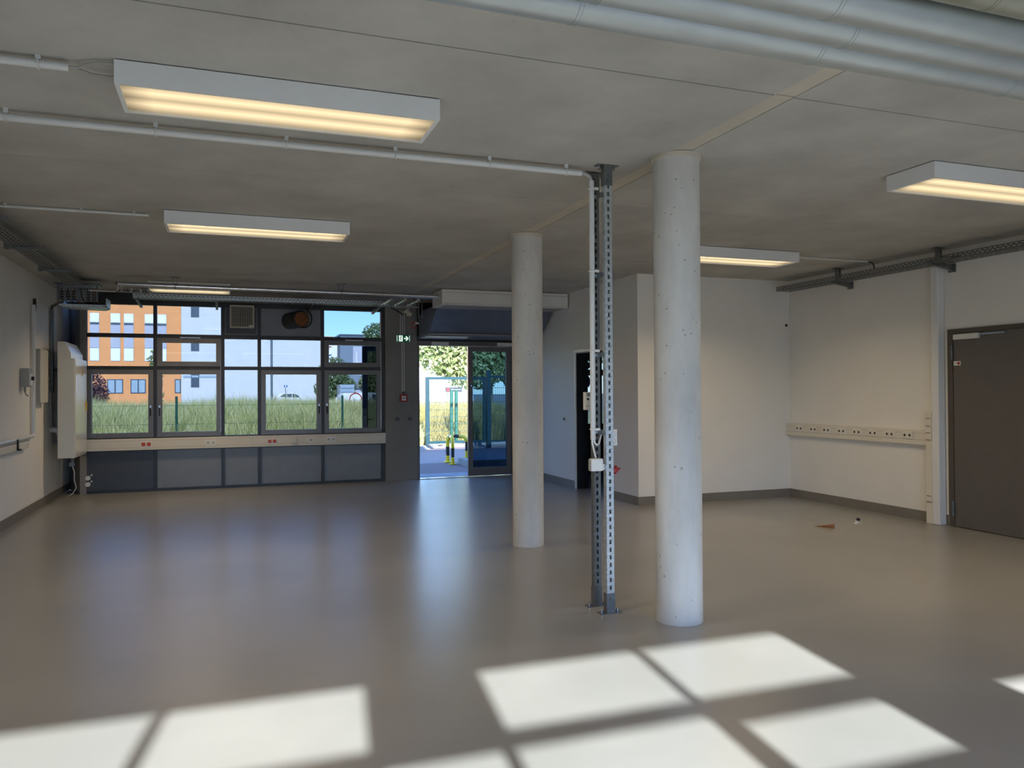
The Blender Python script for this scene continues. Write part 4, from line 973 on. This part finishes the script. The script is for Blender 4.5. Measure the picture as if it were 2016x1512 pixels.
# tall grass
def grass(n, xr, yr, hr, m, label, name, wr=(0.010, 0.024), fence_gap=None):
    xs_ = rng.uniform(*xr, n); t_ = rng.uniform(0, 1, n) ** 1.4
    V = np.zeros((n, 5, 3)); 
    for i in range(n):
        x = xs_[i]; e = max(kerb_y(x) + 0.35, yr[0]); y = e + (yr[1] - e) * t_[i]; z = gz(x, y)
        h = rng.uniform(*hr) * (0.88 + 0.16 * math.sin(x * 1.3 + y * 0.7) * math.sin(y * 0.5 + x * 0.3)); h *= min(1, 0.55 + (y - e) * 0.3) * (rng.uniform(1.1, 1.4) if rng.uniform() < 0.035 else 1.0)
        w = rng.uniform(*wr); a = rng.uniform(0, math.pi); lx, ly = rng.normal(0, 0.36) * h, rng.normal(0, 0.36) * h
        ca, sa = math.cos(a) * w / 2, math.sin(a) * w / 2
        V[i] = ((x - ca, y - sa, z - 0.02), (x + ca, y + sa, z - 0.02), (x + ca * 0.8 + lx * 0.4, y + sa * 0.8 + ly * 0.4, z + h * 0.6), (x - ca * 0.8 + lx * 0.4, y - sa * 0.8 + ly * 0.4, z + h * 0.6), (x + lx, y + ly, z + h))
    me = bpy.data.meshes.new(name); fs = []
    for i in range(n): k = i * 5; fs += [(k, k + 1, k + 2, k + 3), (k + 3, k + 2, k + 4)]
    me.from_pydata(V.reshape(-1, 3).tolist(), [], fs); me.materials.append(MATS[m])
    o = bpy.data.objects.new(name, me); COL.objects.link(o); return tag(o, label, 'grass', kind='stuff')
grass(60000, (-7, 5.2), (19.4, 30), (0.62, 1.00), 'grass', 'tall green meadow grass on the bank seen through the windows', 'meadow_grass')
grass(14000, (3.5, 10), (19.8, 30), (0.58, 0.95), 'grass_dry', 'tall dry yellow grass behind the gate', 'dry_grass')

# mesh fence along the bank
fy = 20.6
t = thing('wire_fence', (0, fy, 0), 'green wire mesh fence standing in the tall grass', 'fence')
for x in (-5.05, -3.1, -1.14, 0.83, 2.80):
    G().cyl((x, fy, 0.0), (x, fy, 1.52), 0.030, 10).build('post', 'tealgreen', t)
for z in (0.35, 0.85, 1.30): G().cyl((-5.05, fy, z), (2.80, fy, z), 0.004, 5).build('wire', 'tealgreen', t)
# gate with welded mesh
gy = 21.3
gx0, gx1 = 5.18, 6.90
t = thing('mesh_gate', ((gx0 + gx1) / 2, gy, 0.15), 'teal framed welded mesh gate seen through the open door', 'gate')
G().frame(gx0, gx1, 0.155, 2.01, gy - 0.03, gy + 0.03, 0.075).box(gx0 - 0.02, gx0 + 0.085, gy - 0.045, gy + 0.045, 0.14, 2.01).build('gate_frame', 'teal', t)
n = 33
src = None
for k in range(n):
    x = gx0 + 0.08 + (gx1 - gx0 - 0.16) * (k + 0.5) / n
    if src is None: src = G().cyl((x, gy, 0.22), (x, gy, 1.94), 0.004, 6).build('mesh_wire', 'wire', t); ox = x
    else: piece(src, t, (x - ox, 0, 0))
for k in range(9):
    z = 0.30 + k * 0.20
    G().cyl((gx0 + 0.07, gy - 0.006, z), (gx1 - 0.07, gy - 0.006, z), 0.005, 6).build('mesh_wire', 'wire', t)
t = thing('mesh_fence', (8.2, gy, 0.1), 'teal mesh fence panel right of the gate, behind the glass leaf', 'fence')
G().box(6.93, 7.05, gy - 0.06, gy + 0.06, 0, 2.2).box(7.9, 8.0, gy - 0.05, gy + 0.05, 0, 2.1).box(9.4, 9.5, gy - 0.05, gy + 0.05, 0, 2.1).build('post', 'teal', t)
G().box(7.05, 9.5, gy - 0.02, gy + 0.02, 1.98, 2.05).box(7.05, 9.5, gy - 0.02, gy + 0.02, 0.16, 0.22).build('rail', 'teal', t)
src = None
for k in range(40):
    x = 7.08 + 0.06 * k
    if src is None: src = G().cyl((x, gy, 0.22), (x, gy, 1.98), 0.004, 6).build('mesh_wire', 'wire', t); ox = x
    else: piece(src, t, (x - ox, 0, 0))
for k in range(9): G().cyl((7.05, gy - 0.006, 0.30 + k * 0.2), (9.4, gy - 0.006, 0.30 + k * 0.2), 0.005, 6).build('mesh_wire', 'wire', t)
for x, h_, lb in ((6.35, 1.62, 'left of two green posts standing in the dry grass'), (6.50, 1.62, 'right of two green posts standing in the dry grass')):
    t = thing('fence_post', (x, 22.9, 0), lb, 'post'); G().cyl((x, 22.9, 0.0), (x, 22.9, h_), 0.05, 12).build('post', 'tealgreen', t); G().cyl((x, 22.9, h_), (x, 22.9, h_ + 0.03), 0.055, 12).build('cap', 'tealgreen', t)
# hoop bollards, yellow and black
def hoop(p0, p1, hgt, label, r=0.037):
    p0 = Vector(p0); p1 = Vector(p1); d = (p1 - p0); d.z = 0; L_ = d.length; d.normalize(); R_ = 0.15
    pts = [p0 + Vector((0, 0, z)) for z in np.linspace(0.0, hgt - R_, 9)]
    for a in np.linspace(0, math.pi / 2, 8)[1:]: pts.append(p0 + d * (R_ - R_ * math.cos(a)) + Vector((0, 0, hgt - R_ + R_ * math.sin(a))))
    for s_ in np.linspace(R_, L_ - R_, 6)[1:-1]: pts.append(p0 + d * s_ + Vector((0, 0, hgt)))
    for a in np.linspace(math.pi / 2, 0, 8): pts.append(Vector((p1.x, p1.y, 0)) - d * (R_ - R_ * math.cos(a)) + Vector((0, 0, hgt - R_ + R_ * math.sin(a))))
    pts = [Vector(p) for p in pts]; pts = [Vector((p.x, p.y, p.z)) for p in pts]
    pts += [Vector((p1.x, p1.y, z)) for z in np.linspace(hgt - R_, p1.z, 9)[1:]]
    t = thing('hoop_bollard', tuple((p0 + p1) / 2), label, 'bollard', 'striped hoop bollards')
    G().tube(pts, r, 16).build('hoop', 'yellow', t)
    for p in (p0, p1):
        G().cyl(p, p + Vector((0, 0, 0.012)), 0.085, 20).build('foot_plate', 'yellow', t)
        G().cyl(p + Vector((0, 0, 0.155)), p + Vector((0, 0, 0.355)), r + 0.0012, 16).build('black_band', 'black', t)
    m_ = Vector(((p0.x + p1.x) / 2, (p0.y + p1.y) / 2, hgt)); G().cyl(m_ - d * 0.07, m_ + d * 0.07, r + 0.0012, 16).build('black_band', 'black', t)
hoop((4.70, 17.27, 0.0), (5.01, 16.82, 0.13), 0.60, 'yellow and black hoop bollard farther behind, reaching to the concrete block')
hoop((4.675, 16.78, 0.0), (4.75, 17.50, 0.0), 0.585, 'yellow and black hoop bollard in front, seen nearly end on')
tag(G().prism([(4.835, 16.17), (6.3, 16.17), (6.3, 16.95), (4.835, 16.95)], -0.1, 0.13, 'z').build('concrete_block', 'kerbstone', bevel=0.02), 'low concrete plinth beside the hoop bollards', 'plinth')

# ---- trees
def tree(name, base, h, blobs, m, label, nleaf, ls, trunk_r=0.14, lean=0.0):
    t = thing(name, base, label, 'tree', 'trees outside')
    bx_, by_, bz_ = base
    g = G(); g.tube([(bx_, by_, bz_), (bx_ + lean * 0.3, by_, bz_ + h * 0.3), (bx_ + lean, by_, bz_ + h * 0.75)], trunk_r, 10)
    for (cx, cy, cz, rx, ry, rz) in blobs:
        g.tube([(bx_ + lean * 0.3, by_, bz_ + h * 0.3), (bx_ + lean * 0.3 + cx * 0.6, by_ + cy * 0.6, bz_ + cz * 0.75), (bx_ + cx, by_ + cy, bz_ + cz)], trunk_r * 0.35, 6)
    g.build('trunk', 'bark', t)
    tot = sum(b[3] * b[4] for b in blobs); V = []; 
    for (cx, cy, cz, rx, ry, rz) in blobs:
        k = int(nleaf * rx * ry / tot)
        d = rng.normal(size=(k, 3)); d /= np.linalg.norm(d, axis=1)[:, None]
        rr = rng.uniform(0.25, 1.08, k) ** 0.5
        c = np.array([bx_ + cx, by_ + cy, bz_ + cz]) + d * rr[:, None] * np.array([rx, ry, rz])
        u = rng.normal(size=(k, 3)); u /= np.linalg.norm(u, axis=1)[:, None]
        w = np.cross(u, rng.normal(size=(k, 3))); w /= np.linalg.norm(w, axis=1)[:, None]
        s_ = rng.uniform(0.6, 1.3, k)[:, None] * ls
        V.append(np.stack([c - u * s_, c + w * s_ * 0.5, c + u * s_, c - w * s_ * 0.5], axis=1))
    V = np.concatenate(V).reshape(-1, 3) - np.array(base)
    me = bpy.data.meshes.new('foliage'); n = len(V) // 4
    me.from_pydata(V.tolist(), [], [(4 * i, 4 * i + 1, 4 * i + 2, 4 * i + 3) for i in range(n)]); me.materials.append(MATS[m])
    o = bpy.data.objects.new('foliage', me); COL.objects.link(o); o.parent = t
tree('leafy_tree', (10.9, 33.0, 0.1), 7.5, [(-1.3, 0, 3.6, 1.9, 1.6, 1.5), (0.6, 0.5, 4.6, 2.0, 1.8, 1.5), (-2.6, 0.5, 4.6, 1.5, 1.5, 1.4), (1.8, 0, 3.3, 1.6, 1.5, 1.1), (-0.4, 0, 5.8, 2.0, 1.8, 1.3), (-0.9, -0.4, 2.5, 1.5, 1.2, 0.9), (-2.2, -0.3, 3.2, 1.3, 1.2, 1.0)], 'leaf', 'big pale leafy tree with branching trunk seen through the open door', 20000, 0.12, 0.13)
tree('leafy_tree', (14.0, 35.0, 0.1), 8.0, [(-1.2, 0, 3.4, 1.7, 1.6, 1.6), (0.8, 0, 3.8, 2.0, 1.8, 1.8), (0, 0, 5.6, 2.4, 2.0, 1.6), (-0.2, -0.5, 2.2, 1.8, 1.5, 1.0), (2.6, 0, 4.4, 1.8, 1.6, 1.8)], 'leaf_dark', 'dense dark green tree seen through the closed glass door leaf', 9000, 0.13, 0.16)
tree('small_tree', (-9.0, 62, 0), 3.2, [(0, 0, 2.05, 1.0, 1.0, 1.15), (0.45, 0, 1.4, 0.8, 0.8, 0.8), (-0.4, 0, 1.5, 0.7, 0.7, 0.9)], 'leaf_purple', 'small purple leaved tree before the orange building', 2600, 0.10, 0.08)
tree('small_tree', (-3.15, 40, 0), 3.6, [(0, 0, 3.15, 0.28, 0.28, 0.45), (0.15, 0, 2.3, 0.25, 0.25, 0.5), (0.05, 0, 1.5, 0.35, 0.3, 0.6)], 'leaf', 'slender young green tree by the first window mullion', 420, 0.09, 0.03)
tree('leafy_tree', (8.3, 66, 0), 5.0, [(0, 0, 3.2, 1.2, 1.0, 1.3), (0.8, 0, 2.0, 1.0, 1.0, 0.9), (-0.6, 0, 1.8, 1.0, 1.0, 0.9)], 'leaf_dark', 'green tree left of the grey blue building', 3000, 0.14, 0.12)
tree('leafy_tree', (10.4, 60, 0), 5.0, [(0, 0, 3.4, 0.7, 0.7, 1.2), (0.1, 0, 2.2, 1.1, 1.0, 0.9)], 'leaf', 'bright green tree before the grey blue building', 2600, 0.13, 0.1)
tree('leafy_tree', (12.6, 70, 0), 9.0, [(0, 0, 6.7, 1.3, 1.2, 1.0), (0.4, 0, 5.2, 1.6, 1.5, 1.3), (0.2, 0, 3.4, 1.5, 1.4, 1.3)], 'leaf_dark', 'tall tree whose crown shows in the top right window', 3600, 0.16, 0.16)

# ---- buildings
BY = 75.0
def window_unit(par, x0, x1, z0, z1, y, m, fr=0.05, mull=False):
    f = G().frame(x0, x1, z0, z1, y - 0.03, y + 0.05, fr).build('window', 'win_dark', par)
    G().box(x0 + fr, x1 - fr, y - 0.005, y + 0.02, z0 + fr, z1 - fr).build('pane', m, f)
    if mull: G().box((x0 + x1) / 2 - 0.05, (x0 + x1) / 2 + 0.05, y - 0.03, y + 0.02, z0 + fr, z1 - fr).build('window_bar', 'win_dark', f)
t = thing('orange_building', (-10, BY + 5, 0), 'orange rendered building with tall window strips, left through the windows', 'building')
G().box(-30, -3.78, BY, BY + 12, 0, 13).build('wall', 'bld_orange', t)
G().box(-30, -3.75, BY - 0.05, BY + 12, 13, 13.3).build('parapet', 'bld_white', t)
for x0, x1 in ((-14.2, -13.45), (-12.9, -12.15), (-10.91, -10.19), (-9.33, -8.57), (-8.30, -7.54), (-6.68, -5.88), (-5.70, -4.94)):
    s = G().box(x0, x1, BY - 0.04, BY, 4.37, 8.47).build('window_strip', 'bld_lilac', t)
    G().box(x0 + 0.02, x1 - 0.02, BY - 0.06, BY - 0.04, 7.68, 8.45).build('blind', 'blind', s)
    G().box(x0 + 0.02, x1 - 0.02, BY - 0.07, BY - 0.04, 7.48, 7.66).build('ledge_pane', 'win_dark', s)
    G().box(x0 + 0.02, x1 - 0.02, BY - 0.06, BY - 0.04, 4.40, 5.48).build('blind', 'blind', s)
    G().box(x0, x1, BY - 0.055, BY - 0.04, 5.48, 5.52).build('sill_line', 'win_dark', s)
    G().box(x0 + 0.02, x1 - 0.02, BY - 0.06, BY - 0.04, 9.9, 11.2).build('blind', 'blind', s)
for x0, x1 in ((-12.3, -11.1), (-9.6, -8.37), (-7.79, -6.59), (-4.28, -3.80)): window_unit(t, x0, x1, 1.60, 2.82, BY - 0.03, 'win_blue', 0.07, x1 - x0 > 1)
t = thing('white_building', (2.3, BY + 5, 0), 'large white rendered building in the middle windows', 'building')
G().box(-3.75, 8.35, BY - 0.3, BY + 12, 0, 13).build('wall', 'bld_white', t)
for z0, z1 in ((8.28, 9.6), (5.30, 6.55), (2.11, 3.40)): window_unit(t, -2.95, -2.29, z0, z1, BY - 0.33, 'win_dark', 0.04)
G().box(-3.6, -0.7, BY - 0.36, BY - 0.3, 2.95, 3.15).build('facade_band', 'win_blue', t)
G().box(-1.9, -0.3, BY - 0.34, BY - 0.3, 7.18, 7.23).box(0.2, 3.4, BY - 0.33, BY - 0.3, 6.3, 6.32).build('facade_joint', 'blind', t)
t = thing('grey_blue_building', (11.2, BY + 5, 0), 'flat roofed grey blue building in the right window', 'building')
G().box(10.0, 14.2, BY, BY + 10, 2.0, 6.95).build('wall', 'bld_grey', t)
G().box(9.95, 14.25, BY - 0.1, BY + 10, 6.9, 7.05).build('roof_edge', 'win_dark', t)
G().box(10.0, 14.2, BY + 0.4, BY + 10, 0, 2.0).build('ground_floor', 'bld_lilac', t)
G().box(11.2, 12.3, BY - 0.03, BY, 3.2, 5.9).build('lighter_bay', 'bld_lilac', t)
G().box(11.50, 11.56, BY - 0.1, BY - 0.03, 4.0, 5.4).build('downpipe', 'blind', t)
t = thing('signboard_building', (9.2, BY + 2, 0), 'pale hall with a red and blue arc logo beside the grey building', 'building')
G().box(8.45, 9.95, BY + 1.5, BY + 8, 0, 6.7).build('wall', 'blind', t)
G().box(8.40, 9.6, BY + 1.4, BY + 8, 6.7, 6.9).build('roof_edge', 'bld_orange', t)
G().ring((9.15, BY + 1.45, 5.45), 0.33, 0.05, (0, 1, 0), 20, 6, 1.6, 4.6).build('logo_arc', 'sign_blue', t)
G().ring((9.35, BY + 1.44, 5.55), 0.40, 0.04, (0, 1, 0), 20, 6, 3.2, 5.6).build('logo_arc', 'red', t)
t = thing('pale_hall', (20, 62, 0), 'pale panelled hall wall behind the gate', 'building')
G().box(12.6, 16.9, 55, 62, 0, 3.7).build('wall', 'bld_white', t)
for k in range(7): G().box(12.55, 16.95, 54.97, 55, 0.3 + 0.55 * k, 0.33 + 0.55 * k).build('panel_joint', 'bld_lilac', t)
t = thing('blue_container', (9.0, 58, 0), 'blue grey slatted container behind the meadow', 'container')
G().box(7.75, 8.75, 58, 60, 0.0, 2.15).build('body', 'win_blue', t)
for k in range(4): G().box(7.8, 8.7, 57.97, 58, 0.95 + 0.3 * k, 1.02 + 0.3 * k).build('slat', 'bld_grey', t)
t = thing('parked_van', (8.1, 52, 0), 'white van with red ring logo behind the meadow', 'van')
G().prism([(6.9, 0.35), (9.5, 0.35), (9.5, 1.0), (9.3, 1.55), (7.1, 1.55), (6.9, 1.3)], 51.5, 53.2, 'y').build('body', 'carwhite', t)
G().ring((7.85, 51.47, 1.15), 0.38, 0.035, (0, 1, 0), 28, 6).build('ring_mark', 'red', t)
G().ring((8.55, 51.47, 1.2), 0.22, 0.03, (0, 1, 0), 20, 6, 0.3, 3.4).build('ring_mark', 'red', t)
G().box(8.9, 9.4, 51.47, 51.5, 1.05, 1.45).build('side_window', 'win_dark', t)
for x in (7.4, 9.0): G().cyl((x, 51.45, 0.33), (x, 51.7, 0.33), 0.33, 18).build('wheel', 'tyre', t)

# the four buildings of the far street front: a little larger and farther out
for o in list(COL.objects):
    if o.parent is None and o.name in ('orange_building', 'white_building', 'grey_blue_building', 'signboard_building'):
        o.location = {'orange_building': (-13.333, 106.667, -0.533), 'white_building': (3.067, 106.667, -0.533),
                      'grey_blue_building': (14.933, 106.667, -0.533), 'signboard_building': (12.267, 102.667, -0.533)}[o.name]
        o.scale = (1.3333, 1.3333, 1.3333)

# ---- white hatchback on the street
cyy = 88.0; cx0, cx1 = 4.75, 8.75
prof = [(0, 0.35), (0.02, 0.72), (0.10, 0.95), (0.42, 1.42), (0.75, 1.53), (1.9, 1.55), (2.45, 1.45), (3.05, 1.06), (3.75, 0.92), (3.98, 0.70), (4.0, 0.35)]
t = thing('parked_car', ((cx0 + cx1) / 2, cyy, 0), 'white hatchback car parked on the street beyond the meadow', 'car')
G().prism([(cx0 + a, b) for a, b in prof], cyy, cyy + 1.7, 'y').build('body', 'carwhite', t, bevel=0.04)
G().prism([(cx0 + 0.62, 1.12), (cx0 + 0.92, 1.40), (cx0 + 1.30, 1.45), (cx0 + 1.30, 1.08)], cyy - 0.01, cyy, 'y').build('side_window', 'win_dark', t)
G().prism([(cx0 + 1.36, 1.08), (cx0 + 1.36, 1.45), (cx0 + 1.85, 1.46), (cx0 + 1.85, 1.06)], cyy - 0.01, cyy, 'y').build('side_window', 'win_dark', t)
G().prism([(cx0 + 1.92, 1.06), (cx0 + 1.92, 1.46), (cx0 + 2.30, 1.40), (cx0 + 2.80, 1.06)], cyy - 0.01, cyy, 'y').build('side_window', 'win_dark', t)
G().prism([(cx0 + 0.03, 0.72), (cx0 + 0.13, 0.98), (cx0 + 0.24, 1.12), (cx0 + 0.18, 0.74)], cyy - 0.01, cyy, 'y').build('tail_light', 'red', t)
for x in (0.75, 3.2):
    w = G().cyl((cx0 + x, cyy - 0.03, 0.31), (cx0 + x, cyy + 0.2, 0.31), 0.31, 20).build('wheel', 'tyre', t)
    G().cyl((cx0 + x, cyy - 0.045, 0.31), (cx0 + x, cyy - 0.03, 0.31), 0.2, 16).build('hubcap', 'steel', w)
G().box(cx0 + 2.62, cx0 + 2.78, cyy - 0.14, cyy, 1.05, 1.17).build('wing_mirror', 'carwhite', t)
t = thing('lamp_post', (3.15, 62, 0), 'tall grey lamp post before the white building', 'lamp post')
G().cyl((3.18, 62, 0), (3.18, 62, 9), 0.085, 14).build('mast', 'pole_grey', t)
G().cyl((3.18, 62, 2.9), (3.18, 62, 3.0), 0.10, 14).build('collar', 'pole_grey', t)
G().box(3.1, 4.3, 61.9, 62.1, 9.0, 9.12).build('lamp_head', 'pole_grey', t)
t = thing('street_sign', (5.35, 80, 0), 'small blue street sign on a thin pole above the car', 'sign')
G().cyl((5.40, 80, 0), (5.40, 80, 2.3), 0.03, 8).build('pole', 'pole_grey', t)
G().box(5.22, 5.60, 79.96, 80, 2.12, 2.32).build('board', 'sign_white', t)
for x in (5.235, 5.455): G().box(x, x + 0.13, 79.94, 79.96, 2.13, 2.31).build('blue_field', 'sign_blue', t)
for x, lb in ((2.65, 'left'), (3.62, 'right')):
    tag(G().cyl((x, 70, 0), (x, 70, 1.42), 0.09, 12).cyl((x, 70, 1.42), (x, 70, 1.50), 0.09, 12, r1=0.04).build('street_bollard', 'pole_grey'), 'small grey street bollard ' + lb + ' of the lamp post', 'bollard')
t = thing('no_stopping_sign', (8.9, 24.0, 0), 'round blue and red traffic sign behind the glass door leaf', 'traffic sign')
G().cyl((8.9, 24.0, 0), (8.9, 24.0, 2.0), 0.02, 8).build('pole', 'pole_grey', t)
G().disc((8.9, 23.975, 1.75), 0.10, (0, -1, 0), 0.008, 20).build('blue_disc', 'sign_blue', t)
G().ring((8.9, 23.965, 1.75), 0.10, 0.014, (0, 1, 0), 24, 6).build('red_ring', 'red', t)
G().box(8.83, 8.97, 23.97, 23.99, 1.89, 1.96).build('white_plate', 'sign_white', t)
t = thing('name_board', (8.75, 31, 0), 'dark direction board with red square seen through the gate', 'sign')
G().box(8.35, 9.05, 31, 31.05, 1.58, 1.77).build('board', 'doorblack', t)
G().box(8.39, 8.52, 30.98, 31, 1.61, 1.74).build('red_square', 'red', t)
G().box(8.60, 8.66, 30.98, 31, 1.65, 1.70).box(8.70, 8.98, 30.98, 31, 1.67, 1.685).build('pale_mark', 'sign_white', t)
G().cyl((8.45, 31.03, 0.3), (8.45, 31.03, 1.58), 0.025, 8).cyl((8.95, 31.03, 0.3), (8.95, 31.03, 1.58), 0.025, 8).build('leg', 'pole_grey', t)
